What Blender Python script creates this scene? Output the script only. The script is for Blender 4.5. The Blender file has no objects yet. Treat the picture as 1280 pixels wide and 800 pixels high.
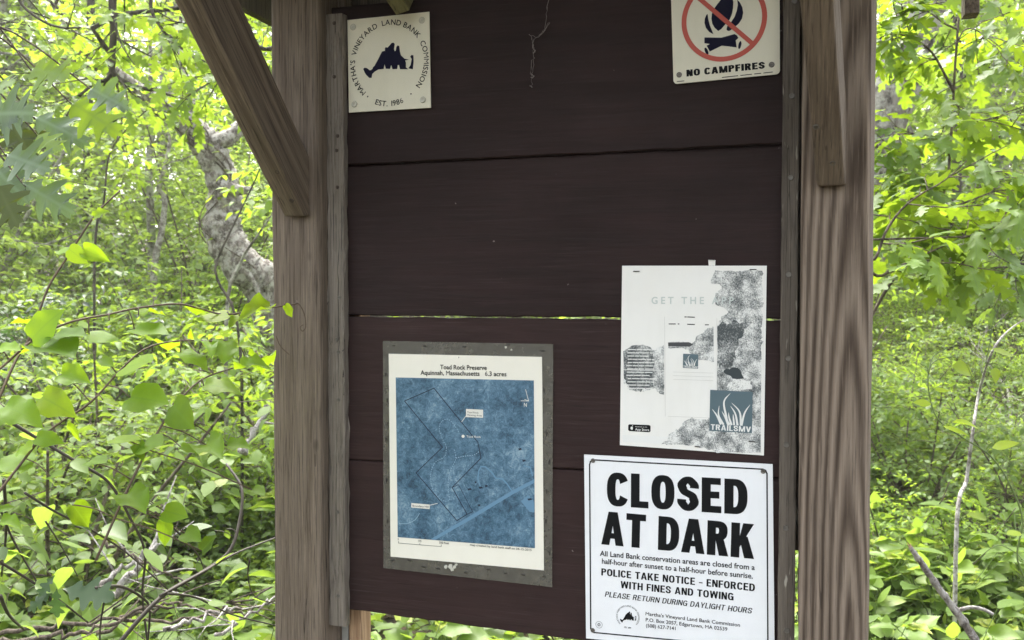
import bpy, math, random
import numpy as np
from mathutils import Vector, Matrix

rng = np.random.default_rng(11)
random.seed(11)
S = bpy.context.scene
COL = S.collection
A3 = np.array

# ------------------------------------------------------------------ camera
FPX = 1200.0                                   # focal length in pixels of a 1280 wide frame
CAM = A3([0.7286, -1.3966, 1.5])
YAW, PITCH, ROLL = -0.29319, -0.030656, 0.00054
_f = A3([math.sin(YAW) * math.cos(PITCH), math.cos(YAW) * math.cos(PITCH), math.sin(PITCH)])
_r = A3([math.cos(YAW), -math.sin(YAW), 0.0])
_u = np.cross(_r, _f)
RGT = _r * math.cos(ROLL) + _u * math.sin(ROLL)
UPV = -_r * math.sin(ROLL) + _u * math.cos(ROLL)
FWD = _f
cam_d = bpy.data.cameras.new('camera')
cam_d.sensor_width = 36.0
cam_d.lens = 36.0 * FPX / 1280.0
cam_d.clip_start, cam_d.clip_end = 0.02, 400.0
cam_d.dof.use_dof = True
cam_d.dof.focus_distance = 1.5
cam_d.dof.aperture_fstop = 13.0
cam = bpy.data.objects.new('camera', cam_d)
COL.objects.link(cam)
cam.matrix_world = Matrix(((RGT[0], UPV[0], -FWD[0], CAM[0]), (RGT[1], UPV[1], -FWD[1], CAM[1]),
                           (RGT[2], UPV[2], -FWD[2], CAM[2]), (0, 0, 0, 1)))
S.camera = cam

# ------------------------------------------------------------------ world, sun, exposure
SUN_EL, SUN_AZ = math.radians(60), math.radians(-30)   # azimuth from +y towards +x: behind the kiosk, to the left
world = bpy.data.worlds.new('World')
S.world = world
world.use_nodes = True
wn, wl = world.node_tree.nodes, world.node_tree.links
sky = wn.new('ShaderNodeTexSky')
sky.sky_type = 'NISHITA'
sky.sun_disc = False
sky.sun_elevation, sky.sun_rotation = SUN_EL, SUN_AZ
sky.air_density, sky.dust_density, sky.ozone_density = 1.0, 6.0, 0.4
hs = wn.new('ShaderNodeHueSaturation')
hs.inputs['Saturation'].default_value = 0.30           # overcast: nearly white
wl.new(sky.outputs[0], hs.inputs['Color'])
wl.new(hs.outputs[0], wn['Background'].inputs['Color'])
wn['Background'].inputs['Strength'].default_value = 0.15
sd = bpy.data.lights.new('sun', 'SUN')
sd.energy, sd.angle, sd.color = 0.95, math.radians(32), (1.0, 0.96, 0.88)
sun = bpy.data.objects.new('sun', sd)
COL.objects.link(sun)
_sd = Vector((math.sin(SUN_AZ) * math.cos(SUN_EL), math.cos(SUN_AZ) * math.cos(SUN_EL), math.sin(SUN_EL)))
sun.rotation_euler = _sd.to_track_quat('Z', 'Y').to_euler()
sun.location = (6, 10, 14)
S.view_settings.view_transform = 'Standard'
S.view_settings.look = 'None'
S.view_settings.gamma = 1.0
S.view_settings.use_curve_mapping = False
S.view_settings.exposure = 2.6
S.cycles.use_denoising = True
S.cycles.max_bounces = 10
S.cycles.diffuse_bounces = 6
S.cycles.glossy_bounces = 2
S.cycles.transmission_bounces = 8
S.cycles.transparent_max_bounces = 6
S.cycles.caustics_reflective = S.cycles.caustics_refractive = False

# ------------------------------------------------------------------ helpers
def W(px, py, d):
    """the point at depth d seen at pixel (px, py) of the photograph"""
    return CAM + d * (FWD + (px - 640) / FPX * RGT + (400 - py) / FPX * UPV)

def B(px, py, y=0.0):
    """the point of the plane y = const seen at a pixel"""
    v = FWD + (px - 640) / FPX * RGT + (400 - py) / FPX * UPV
    return CAM + v * ((y - CAM[1]) / v[1])

def Zm(x0, y0, sx, sy=None):
    """a zoomed crop of the photograph back to its own pixels"""
    sy = sy or sx
    return lambda x, y: (x0 + x / sx, y0 + y / sy)

def hill(x, y):
    t = np.maximum(0.0, y - 1.0)
    return (0.135 * (np.sqrt(t * t + 1.0) - 1.0) * 30.0 / (30.0 + 0.25 * t)
            + 0.05 * np.sin(x * 1.3 + 0.6) * np.cos(y * 1.1) * np.minimum(1, t / 2)
            + 0.12 * np.sin(x * 0.35 + y * 0.22) * np.minimum(1, t / 4))

ORG = {}
def link(o, parent=None):
    COL.objects.link(o)
    if parent is not None:
        o.parent = parent
    return o

def tag(o, label=None, cat=None, group=None, kind=None):
    if label: o['label'] = label
    if cat: o['category'] = cat
    if group: o['group'] = group
    if kind: o['kind'] = kind
    return o

def empty(name, loc, label=None, cat=None, group=None):
    o = bpy.data.objects.new(name, None)
    o.empty_display_size = 0.1
    o.location = tuple(loc)
    COL.objects.link(o)
    ORG[o.name] = A3(loc, float)
    return tag(o, label, cat, group)

class MB:
    def __init__(s):
        s.v, s.f = [], []
    def add(s, vs, fs):
        n = len(s.v)
        s.v += [tuple(map(float, p)) for p in vs]
        s.f += [tuple(i + n for i in f) for f in fs]
        return s
    def box(s, lo, hi, M=None):
        x0, y0, z0 = lo; x1, y1, z1 = hi
        vs = [(x0,y0,z0),(x1,y0,z0),(x1,y1,z0),(x0,y1,z0),(x0,y0,z1),(x1,y0,z1),(x1,y1,z1),(x0,y1,z1)]
        if M is not None: vs = [tuple(M @ Vector(p)) for p in vs]
        return s.add(vs, [(0,3,2,1),(4,5,6,7),(0,1,5,4),(1,2,6,5),(2,3,7,6),(3,0,4,7)])
    def tube(s, pts, rad, n=6, wob=0.0, cap=True):
        pts = A3(pts, float); k = len(pts)
        rad = np.full(k, rad) if np.isscalar(rad) else A3(rad, float)
        T = np.gradient(pts, axis=0); T /= np.linalg.norm(T, axis=1)[:, None] + 1e-9
        ref = A3([0, 0, 1.0]) if abs(T[0][2]) < 0.9 else A3([1.0, 0, 0])
        vs = []
        for i in range(k):
            a = np.cross(ref, T[i]); a /= np.linalg.norm(a) + 1e-9
            b = np.cross(T[i], a); ref = np.cross(a, T[i]) * -1
            ref = b
            for j in range(n):
                t = 2 * math.pi * j / n
                q = rad[i] * (1 + (wob * rng.normal() if wob else 0))
                vs.append(pts[i] + q * (math.cos(t) * a + math.sin(t) * b))
            ref = b
        fs = [(i*n+j, i*n+(j+1) % n, (i+1)*n+(j+1) % n, (i+1)*n+j) for i in range(k-1) for j in range(n)]
        if cap:
            fs += [tuple(range(n))[::-1], tuple((k-1)*n + j for j in range(n))]
        return s.add(vs, fs)
    def build(s, name, mat, parent=None, smooth=False, bevel=0.0, loc=None):
        me = bpy.data.meshes.new(name)
        off = A3([0, 0, 0.0])
        if parent is not None: off = ORG.get(parent.name, off)
        elif loc is not None: off = A3(loc, float)
        me.from_pydata([(p[0]-off[0], p[1]-off[1], p[2]-off[2]) for p in s.v], [], s.f)
        me.materials.append(mat)
        if smooth: me.polygons.foreach_set('use_smooth', [True] * len(me.polygons))
        me.update()
        o = bpy.data.objects.new(name, me)
        if parent is None: o.location = tuple(off)
        link(o, parent)
        ORG[o.name] = off
        if bevel:
            b = o.modifiers.new('bevel', 'BEVEL'); b.width = bevel; b.segments = 2; b.limit_method = 'ANGLE'
        return o

def spline(pts, n=8):
    """Catmull-Rom through the points"""
    P = [A3(p, float) for p in pts]
    P = [2*P[0]-P[1]] + P + [2*P[-1]-P[-2]]
    out = []
    for i in range(1, len(P)-2):
        for k in range(n):
            t = k / n
            out.append(0.5*((2*P[i]) + (-P[i-1]+P[i+1])*t + (2*P[i-1]-5*P[i]+4*P[i+1]-P[i+2])*t*t
                            + (-P[i-1]+3*P[i]-3*P[i+1]+P[i+2])*t**3))
    out.append(P[-2])
    return A3(out)

# ------------------------------------------------------------------ materials
def mat_new(name):
    m = bpy.data.materials.new(name); m.use_nodes = True
    nt = m.node_tree
    return m, nt, nt.nodes['Principled BSDF'], nt.nodes['Material Output']

def node(nt, typ, **kw):
    n = nt.nodes.new(typ)
    for k, v in kw.items(): setattr(n, k, v)
    return n

def math_n(nt, op, a, b=None, c=None):
    n = node(nt, 'ShaderNodeMath', operation=op)
    for i, q in enumerate((a, b, c)):
        if q is None: continue
        if isinstance(q, (int, float)): n.inputs[i].default_value = q
        else: nt.links.new(q, n.inputs[i])
    return n.outputs[0]

def mix_c(nt, fac, a, b):
    n = node(nt, 'ShaderNodeMix', data_type='RGBA')
    if isinstance(fac, (int, float)): n.inputs[0].default_value = fac
    else: nt.links.new(fac, n.inputs[0])
    for i, q in ((6, a), (7, b)):
        if isinstance(q, tuple): n.inputs[i].default_value = (*q[:3], 1)
        else: nt.links.new(q, n.inputs[i])
    return n.outputs[2]

def ramp(nt, fac, stops):
    n = node(nt, 'ShaderNodeValToRGB')
    nt.links.new(fac, n.inputs[0])
    el = n.color_ramp.elements
    while len(el) < len(stops): el.new(0.5)
    for e, (p, c) in zip(el, stops):
        e.position = p; e.color = (*c[:3], 1) if isinstance(c, tuple) else (c, c, c, 1)
    return n.outputs[0]

def coords(nt, scale=(1, 1, 1), loc=(0, 0, 0), rot=(0, 0, 0)):
    tc = node(nt, 'ShaderNodeTexCoord'); mp = node(nt, 'ShaderNodeMapping')
    nt.links.new(tc.outputs['Object'], mp.inputs[0])
    mp.inputs['Scale'].default_value = scale; mp.inputs['Location'].default_value = loc
    mp.inputs['Rotation'].default_value = rot
    return mp.outputs[0]

def noise(nt, vec, scale, detail=4, rough=0.55, dist=0.0):
    n = node(nt, 'ShaderNodeTexNoise')
    nt.links.new(vec, n.inputs['Vector'])
    n.inputs['Scale'].default_value = scale; n.inputs['Detail'].default_value = detail
    n.inputs['Roughness'].default_value = rough; n.inputs['Distortion'].default_value = dist
    return n.outputs[0]

def bump(nt, bs, h, strength, dist):
    b = node(nt, 'ShaderNodeBump'); b.inputs['Strength'].default_value = strength
    b.inputs['Distance'].default_value = dist
    nt.links.new(h, b.inputs['Height']); nt.links.new(b.outputs[0], bs.inputs['Normal'])

def plain(name, c, rough=0.6, spec=0.4, metal=0.0):
    m, nt, bs, _ = mat_new(name)
    bs.inputs['Base Color'].default_value = (*c, 1); bs.inputs['Roughness'].default_value = rough
    bs.inputs['Specular IOR Level'].default_value = spec; bs.inputs['Metallic'].default_value = metal
    return m

def wood(name, dark, light, pith=(0, 0), tilt=(0.0, 0.06), freq=520.0, wear=0.5, grey=(0.2, 0.18, 0.16), seed=0.0, fleck=0.0, axis='z', contrast=1.0, warp_amt=0.05, fibre=1.0):
    """weathered sawn timber: growth rings cut lengthwise, fine fibre, stains, knots and checks"""
    m, nt, bs, _ = mat_new(name)
    rot = {'z': (0, 0, 0), 'x': (0, math.radians(90), 0), 'brace': (math.radians(-45), 0, 0)}[axis]
    v = coords(nt, loc=(0, 0, seed), rot=rot)
    sp = node(nt, 'ShaderNodeSeparateXYZ'); nt.links.new(v, sp.inputs[0])
    x, y, z = sp.outputs
    stretch = node(nt, 'ShaderNodeMapping'); nt.links.new(v, stretch.inputs[0])
    stretch.inputs['Scale'].default_value = (1, 1, 0.16)
    n1 = noise(nt, stretch.outputs[0], 9.0, 3)
    warp = math_n(nt, 'MULTIPLY', math_n(nt, 'SUBTRACT', n1, 0.5), warp_amt)
    dx = math_n(nt, 'ADD', math_n(nt, 'SUBTRACT', math_n(nt, 'MULTIPLY_ADD', z, tilt[0], x), pith[0]), warp)
    dy = math_n(nt, 'ADD', math_n(nt, 'SUBTRACT', math_n(nt, 'MULTIPLY_ADD', z, tilt[1], y), pith[1]), warp)
    r = math_n(nt, 'SQRT', math_n(nt, 'ADD', math_n(nt, 'MULTIPLY', dx, dx), math_n(nt, 'MULTIPLY', dy, dy)))
    ring = math_n(nt, 'MULTIPLY_ADD', math_n(nt, 'SINE', math_n(nt, 'MULTIPLY', r, freq)), 0.5, 0.5)
    ring = math_n(nt, 'POWER', ring, 0.8)
    fib = node(nt, 'ShaderNodeMapping'); nt.links.new(v, fib.inputs[0]); fib.inputs['Scale'].default_value = (1, 1, 0.03)
    n2 = noise(nt, fib.outputs[0], 380.0, 5, 0.65)
    n3 = noise(nt, stretch.outputs[0], 5.0, 4, 0.6)
    n4 = noise(nt, fib.outputs[0], 75.0, 4, 0.6)
    a = ramp(nt, n3, [(0.36, 0.0), (0.66, 1.0)])
    t = math_n(nt, 'ADD', math_n(nt, 'MULTIPLY', ring, 0.62 * contrast), math_n(nt, 'MULTIPLY', math_n(nt, 'SUBTRACT', n4, 0.5), 1.4 * fibre))
    t = math_n(nt, 'ADD', t, 0.38 * (1 - contrast) + 0.1)
    c = mix_c(nt, t, dark, light)
    n = [x_ for x_ in nt.nodes if x_.bl_idname == 'ShaderNodeMix'][-1]; n.clamp_factor = True
    c = mix_c(nt, math_n(nt, 'MULTIPLY', a, wear), c, grey)
    c = mix_c(nt, ramp(nt, n2, [(0.34, 0.75 * fibre), (0.48, 0.0)]), c, tuple(q * 0.45 for q in dark))
    c = mix_c(nt, ramp(nt, n2, [(0.56, 0.0), (0.70, 0.45 * fibre)]), c, tuple(min(.6, q * 1.45) for q in light))
    cm = node(nt, 'ShaderNodeMapping'); nt.links.new(v, cm.inputs[0]); cm.inputs['Scale'].default_value = (1, 1, 0.018); cm.inputs['Location'].default_value = (3.3, 1.7, seed)
    nc_ = noise(nt, cm.outputs[0], 85.0, 1, 0.4)
    crack = math_n(nt, 'MULTIPLY', math_n(nt, 'LESS_THAN', math_n(nt, 'ABSOLUTE', math_n(nt, 'SUBTRACT', nc_, 0.5)), 0.006), ramp(nt, n3, [(0.48, 0.0), (0.60, 0.9)]))
    c = mix_c(nt, crack, c, tuple(q * 0.2 for q in dark))
    if fleck:
        fm = node(nt, 'ShaderNodeMapping'); nt.links.new(v, fm.inputs[0]); fm.inputs['Scale'].default_value = (1, 1, 0.13)
        nf = noise(nt, fm.outputs[0], 170.0, 2, 0.5)
        ng = noise(nt, v, 14.0, 2)
        fl = math_n(nt, 'MULTIPLY', ramp(nt, nf, [(0.64, 0.0), (0.68, 1.0)]), ramp(nt, ng, [(0.45, 0.0), (0.6, 1.0)]))
        c = mix_c(nt, math_n(nt, 'MULTIPLY', fl, fleck), c, (0.34, 0.32, 0.27))
    # small knots
    vo = node(nt, 'ShaderNodeTexVoronoi'); km = node(nt, 'ShaderNodeMapping'); nt.links.new(v, km.inputs[0])
    km.inputs['Scale'].default_value = (1, 1, 0.55); nt.links.new(km.outputs[0], vo.inputs['Vector']); vo.inputs['Scale'].default_value = 9.0
    c = mix_c(nt, ramp(nt, vo.outputs['Distance'], [(0.03, 0.85), (0.075, 0.0)]), c, tuple(q * 0.3 for q in dark))
    nt.links.new(c, bs.inputs['Base Color'])
    bs.inputs['Roughness'].default_value = 0.78; bs.inputs['Specular IOR Level'].default_value = 0.25
    hgt = math_n(nt, 'SUBTRACT', math_n(nt, 'ADD', math_n(nt, 'MULTIPLY', ring, 0.5), math_n(nt, 'ADD', n2, n4)), math_n(nt, 'MULTIPLY', crack, 1.5))
    bump(nt, bs, hgt, 0.7, 0.0016)
    return m

def leaf_mat(name, dark, light, trans, yellow=None, gloss=0.38, tfac=0.45, spec=0.45, veins=0.0, nveins=7.0):
    m, nt, bs, out = mat_new(name)
    at = node(nt, 'ShaderNodeAttribute', attribute_name='leaf')        # per leaf: tint, across, along
    sp = node(nt, 'ShaderNodeSeparateXYZ'); nt.links.new(at.outputs['Vector'], sp.inputs[0])
    tint, rib, along = sp.outputs
    v = coords(nt)
    nz = noise(nt, v, 60.0, 2)
    t = math_n(nt, 'ADD', tint, math_n(nt, 'MULTIPLY', math_n(nt, 'SUBTRACT', nz, 0.5), 0.25))
    stops = [(0.05, dark), (0.8, light)]
    if yellow: stops.append((0.97, yellow))
    c = ramp(nt, t, stops)
    tc = ramp(nt, t, [(0.0, tuple(q * 0.55 for q in trans)), (0.8, trans)])
    if veins:
        mid = ramp(nt, rib, [(0.02, 1.0), (0.10, 0.0)])
        ph = math_n(nt, 'FRACT', math_n(nt, 'SUBTRACT', math_n(nt, 'MULTIPLY', along, nveins), math_n(nt, 'MULTIPLY', rib, 1.6)))
        side = math_n(nt, 'MULTIPLY', ramp(nt, ph, [(0.0, 1.0), (0.12, 0.0)]), 0.55)
        vn = math_n(nt, 'MULTIPLY', math_n(nt, 'MAXIMUM', mid, side), veins)
        spot = ramp(nt, noise(nt, v, 190.0, 2), [(0.30, 0.5), (0.36, 0.0)])
        c = mix_c(nt, vn, c, tuple(min(.5, q * 1.5 + .02) for q in light))
        c = mix_c(nt, math_n(nt, 'MULTIPLY', spot, veins), c, (0.16, 0.15, 0.05))
        tc = mix_c(nt, vn, tc, tuple(q * 0.5 for q in trans))
    nt.links.new(c, bs.inputs['Base Color'])
    bs.inputs['Roughness'].default_value = gloss; bs.inputs['Specular IOR Level'].default_value = spec
    tr = node(nt, 'ShaderNodeBsdfTranslucent')
    nt.links.new(tc, tr.inputs['Color'])
    mx = node(nt, 'ShaderNodeMixShader'); mx.inputs[0].default_value = tfac
    nt.links.new(bs.outputs[0], mx.inputs[1]); nt.links.new(tr.outputs[0], mx.inputs[2])
    nt.links.new(mx.outputs[0], out.inputs['Surface'])
    return m

def bark(name, dark, light, lichen=None, scale=30.0, amount=0.5):
    m, nt, bs, _ = mat_new(name)
    v = coords(nt, scale=(1, 1, 0.35))
    v0 = coords(nt)
    n1 = noise(nt, v, scale, 6, 0.65, 0.6)
    c = ramp(nt, n1, [(0.36, dark), (0.62, light)])
    if lichen:
        n2 = noise(nt, v0, scale * 0.45, 5, 0.7)
        c = mix_c(nt, ramp(nt, n2, [(0.5 - 0.12 * amount, 0.0), (0.56, 1.0)]), c, lichen)
    nt.links.new(c, bs.inputs['Base Color'])
    bs.inputs['Roughness'].default_value = 0.9; bs.inputs['Specular IOR Level'].default_value = 0.2
    bump(nt, bs, n1, 0.9, 0.02)
    return m

G_BRIGHT = leaf_mat('leaf_bright', (0.055, 0.105, 0.018), (0.165, 0.26, 0.04), (0.40, 0.57, 0.045), gloss=0.48, spec=0.3, tfac=0.5)
G_MID = leaf_mat('leaf_mid', (0.04, 0.08, 0.022), (0.135, 0.21, 0.05), (0.32, 0.47, 0.055), gloss=0.45, spec=0.35)
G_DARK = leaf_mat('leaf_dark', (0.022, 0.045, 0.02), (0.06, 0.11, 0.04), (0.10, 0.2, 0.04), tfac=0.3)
G_GRND = leaf_mat('leaf_ground', (0.06, 0.11, 0.026), (0.175, 0.26, 0.058), (0.33, 0.47, 0.05), yellow=(0.26, 0.30, 0.045), gloss=0.45, spec=0.35)
G_FAR = leaf_mat('leaf_far', (0.10, 0.155, 0.045), (0.22, 0.31, 0.085), (0.44, 0.60, 0.09), tfac=0.5, gloss=0.5, spec=0.3)  # paler than near leaves: brightness of the distance put into the colours
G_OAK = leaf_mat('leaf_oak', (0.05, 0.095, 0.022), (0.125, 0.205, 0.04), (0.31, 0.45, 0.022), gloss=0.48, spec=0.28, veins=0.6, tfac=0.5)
G_OAKB = leaf_mat('leaf_oak_sky_sheen', (0.05, 0.088, 0.04), (0.125, 0.19, 0.115), (0.16, 0.26, 0.03), gloss=0.45, tfac=0.3, spec=0.6, veins=0.5)  # sky reflection on the upper leaf surfaces mixed into the bluish base colour
G_OAKD = leaf_mat('leaf_oak_olive', (0.03, 0.045, 0.015), (0.06, 0.08, 0.02), (0.13, 0.17, 0.015), gloss=0.5, tfac=0.4, spec=0.3, veins=0.4)  # brownish olive of the leaf undersides
G_VINE = leaf_mat('leaf_vine', (0.055, 0.12, 0.015), (0.155, 0.28, 0.022), (0.43, 0.64, 0.018), yellow=(0.24, 0.32, 0.025), gloss=0.5, spec=0.2, veins=0.45, nveins=4.0, tfac=0.52)
G_YEL = leaf_mat('leaf_young', (0.14, 0.24, 0.025), (0.30, 0.40, 0.03), (0.5, 0.64, 0.02), veins=0.3)
M_STEM = plain('stem_dark', (0.05, 0.042, 0.032), 0.7)
M_STEMG = plain('stem_green', (0.10, 0.15, 0.035), 0.5)
M_STEMB = plain('stem_brown', (0.10, 0.07, 0.045), 0.75)
M_TWIG = bark('twig_bark', (0.05, 0.04, 0.03), (0.17, 0.14, 0.11), None, 60)
M_BARK = bark('bark_grey', (0.05, 0.044, 0.038), (0.22, 0.20, 0.17), (0.32, 0.32, 0.27), 30, 0.4)
M_BARKL = bark('bark_lichen', (0.05, 0.042, 0.036), (0.26, 0.23, 0.20), (0.40, 0.385, 0.34), 55, 0.4)
M_BARKD = bark('bark_dark', (0.03, 0.026, 0.022), (0.11, 0.095, 0.08), None, 26)
M_DEAD = bark('dead_wood', (0.10, 0.085, 0.075), (0.30, 0.27, 0.25), (0.48, 0.46, 0.43), 90, 0.6)

# ------------------------------------------------------------------ leaves
def ovate(rows=5, wid=0.7, peak=0.38, fold=0.10, droop=0.18, heart=0.0):
    v = [(0, 0, 0)]; f = []
    ts = np.linspace(0, 1, rows + 2)[1:-1]
    if heart: ts = np.concatenate([[0.03], ts])
    prev = None
    for t in ts:
        if t < peak: w = math.sin(0.5 * math.pi * t / peak) ** (0.62 if not heart else 0.42)
        else: w = math.cos(0.5 * math.pi * (t - peak) / (1 - peak)) ** 0.95
        w *= wid / 2
        z = -droop * t * t
        yy = t - (heart * 0.10 if t < 0.05 else 0)
        n = len(v); v += [(-w, yy, z + fold * w * 2), (0, t, z), (w, yy, z + fold * w * 2)]
        if prev is None: f += [(0, n+1, n), (0, n+2, n+1)]
        else:
            p = prev
            f += [(p, p+1, n+1), (p, n+1, n), (p+1, p+2, n+2), (p+1, n+2, n+1)]
        prev = n
    n = len(v); v.append((0, 1, -droop)); p = prev
    f += [(p, p+1, n), (p+1, p+2, n)]
    return A3(v), A3(f)

def profile(pts, wid, fold=0.1, droop=0.15, wave=0.0):
    """a leaf blade from a list of (t, half width) rows"""
    v = [(0, 0.02, 0)]; f = []; prev = None
    for k, (t, y, w) in enumerate(pts):
        w = w * wid / 2; z = -droop * t * t; n = len(v)
        ww = wave * math.sin(5.5 * t + k)
        v += [(-w, y, z + fold * w * 2 + ww * w), (-w * .5, (y + t) / 2, z + fold * w * .8), (0, t, z), (w * .5, (y + t) / 2, z + fold * w * .8), (w, y, z + fold * w * 2 - ww * w)]
        if prev is None: f += [(0, n+1, n), (0, n+2, n+1), (0, n+3, n+2), (0, n+4, n+3)]
        else:
            for q in range(4): f += [(prev+q, prev+q+1, n+q+1), (prev+q, n+q+1, n+q)]
        prev = n
    n = len(v); v.append((0, 1, -droop))
    for q in range(4): f.append((prev+q, prev+q+1, n))
    return A3(v), A3(f)
HEART = [(.03, -.04, .42), (.07, -.01, .66), (.14, .09, .88), (.25, .22, .99), (.38, .36, 1.), (.52, .51, .90), (.66, .655, .70), (.78, .778, .45), (.88, .88, .22), (.95, .95, .07)]
BLADE = [(.05, .05, .28), (.14, .14, .62), (.28, .28, .92), (.42, .42, 1.), (.57, .57, .90), (.71, .71, .66), (.83, .83, .38), (.93, .93, .13)]
def lobed(outline, fold=0.10, droop=0.2, curl=0.0):
    """half outline [(w, y, y on the midrib)], mirrored: deeply lobed leaves such as oak"""
    v = []; f = []
    n = len(outline)
    for w, y, ym in outline: v.append((0, ym, -droop * ym * ym))
    for s in (-1, 1):
        o = len(v)
        for w, y, ym in outline:
            v.append((s * w, y, -droop * y * y + fold * w - curl * w * w * 4 + 0.02 * math.sin(9 * y + s)))
        for i in range(n - 1):
            q = [(i, i+1, o+i+1), (i, o+i+1, o+i)]
            f += q if s > 0 else [t[::-1] for t in q]
    v = A3(v); f = A3(f)
    a = v[f]; ar = np.linalg.norm(np.cross(a[:, 1]-a[:, 0], a[:, 2]-a[:, 0]), axis=1)
    return v, f[ar > 1e-7]

OAK_RED = [(0.012, 0.0, 0.0), (0.012, 0.10, 0.10), (0.08, 0.14, 0.15), (0.20, 0.19, 0.17), (0.26, 0.26, 0.20), (0.19, 0.28, 0.24), (0.13, 0.32, 0.30),
           (0.16, 0.37, 0.35), (0.33, 0.43, 0.40), (0.46, 0.52, 0.44), (0.41, 0.57, 0.48), (0.32, 0.55, 0.50), (0.16, 0.56, 0.54), (0.15, 0.61, 0.58),
           (0.24, 0.70, 0.64), (0.36, 0.82, 0.68), (0.27, 0.82, 0.72), (0.19, 0.78, 0.76), (0.12, 0.81, 0.80), (0.13, 0.88, 0.86), (0.13, 0.97, 0.90), (0.05, 0.94, 0.94), (0.0, 1.02, 1.0)]
OAK_WHITE = [(0.01, 0.0, 0.0), (0.03, 0.08, 0.08), (0.07, 0.15, 0.15), (0.15, 0.22, 0.20), (0.17, 0.29, 0.25), (0.10, 0.32, 0.29), (0.08, 0.36, 0.35),
             (0.16, 0.42, 0.39), (0.26, 0.50, 0.44), (0.29, 0.57, 0.49), (0.21, 0.60, 0.53), (0.12, 0.60, 0.57), (0.11, 0.65, 0.63), (0.21, 0.73, 0.68),
             (0.25, 0.81, 0.72), (0.17, 0.84, 0.77), (0.10, 0.83, 0.81), (0.10, 0.90, 0.87), (0.06, 0.97, 0.93), (0.0, 1.0, 1.0)]
L_OVATE = [ovate(5, w, p, fo, d) for w, p, fo, d in ((0.54, 0.4, 0.12, 0.15), (0.62, 0.38, 0.18, 0.3), (0.46, 0.45, 0.05, 0.05))]
L_BLADE = [profile(BLADE, w, fo, d, wv) for w, fo, d, wv in ((.56, .1, .15, .15), (.5, .2, .3, .1), (.62, .04, .05, .2))]
L_HEART = [profile(HEART, w, fo, d, wv) for w, fo, d, wv in ((0.74, 0.10, 0.10, .12), (0.66, 0.22, 0.2, .2), (0.8, 0.05, 0.28, .15))]
L_LOW = [ovate(2, w, 0.42, fo, d) for w, fo, d in ((0.5, 0.15, 0.2), (0.58, 0.05, 0.1), (0.42, 0.25, 0.35))]
L_OAKR = [lobed(OAK_RED, fo, d, c) for fo, d, c in ((0.12, 0.15, 0.1), (0.02, 0.3, 0.25), (0.2, 0.05, 0.0))]
L_OAKW = [lobed(OAK_WHITE, fo, d, c) for fo, d, c in ((0.15, 0.2, 0.2), (0.05, 0.45, 0.3), (0.25, 0.1, 0.1))]

class Leaves:
    def __init__(s): s.P, s.D, s.N, s.S, s.T = [], [], [], [], []
    def one(s, P, D, N, size, tint=0.5):
        s.P.append(P); s.D.append(D); s.N.append(N); s.S.append(size); s.T.append(tint); return s
    def many(s, P, D, N, size, tint):
        s.P += list(P); s.D += list(D); s.N += list(N); s.S += list(size); s.T += list(tint); return s
    def build(s, name, temps, mat, parent=None, off=None, per_leaf_width=0.15):
        P, D, N, Sz, T = (A3(q, float) for q in (s.P, s.D, s.N, s.S, s.T))
        if off is None: off = ORG.get(parent.name, A3([0, 0, 0.0])) if parent is not None else A3([0, 0, 0.0])
        P = P - off
        Y = D / (np.linalg.norm(D, axis=1)[:, None] + 1e-9)
        Zv = N - (N * Y).sum(1)[:, None] * Y; Zv /= np.linalg.norm(Zv, axis=1)[:, None] + 1e-9
        X = np.cross(Y, Zv)
        which = rng.integers(0, len(temps), len(P))
        wv = 1 + per_leaf_width * rng.normal(size=len(P)); dv = 1 + 0.6 * rng.normal(size=len(P))
        VV, FF, TT, RR, AA = [], [], [], [], []; base = 0
        for k, (tv, tf) in enumerate(temps):
            m = which == k; n = int(m.sum())
            if not n: continue
            q = (P[m][:, None] + Sz[m][:, None, None] * (tv[None, :, 0:1] * wv[m][:, None, None] * X[m][:, None]
                 + tv[None, :, 1:2] * Y[m][:, None] + tv[None, :, 2:3] * dv[m][:, None, None] * Zv[m][:, None]))
            VV.append(q.reshape(-1, 3)); FF.append((tf[None] + base + (np.arange(n) * len(tv))[:, None, None]).reshape(-1, 3))
            TT.append(np.repeat(T[m], len(tv))); RR.append(np.tile(np.abs(tv[:, 0]) / (np.abs(tv[:, 0]).max() + 1e-9), n)); AA.append(np.tile(tv[:, 1], n)); base += n * len(tv)
        V, F, T = np.concatenate(VV), np.concatenate(FF), np.stack([np.concatenate(TT), np.concatenate(RR), np.concatenate(AA)], -1)
        me = bpy.data.meshes.new(name)
        me.vertices.add(len(V)); me.vertices.foreach_set('co', V.astype(np.float32).ravel())
        me.loops.add(F.size); me.loops.foreach_set('vertex_index', F.astype(np.int32).ravel())
        me.polygons.add(len(F)); me.polygons.foreach_set('loop_start', np.arange(0, F.size, 3, dtype=np.int32))
        me.polygons.foreach_set('use_smooth', np.ones(len(F), bool))
        at = me.attributes.new('leaf', 'FLOAT_VECTOR', 'POINT'); at.data.foreach_set('vector', T.astype(np.float32).ravel())
        me.materials.append(mat); me.update(calc_edges=True)
        o = bpy.data.objects.new(name, me)
        if parent is None: o.location = tuple(off)
        link(o, parent); ORG[o.name] = off
        return o

UP = A3([0, 0, 1.0])
def unit(v): return v / (np.linalg.norm(v) + 1e-9)
def rvec(s=1.0): return rng.normal(size=3) * s

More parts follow.
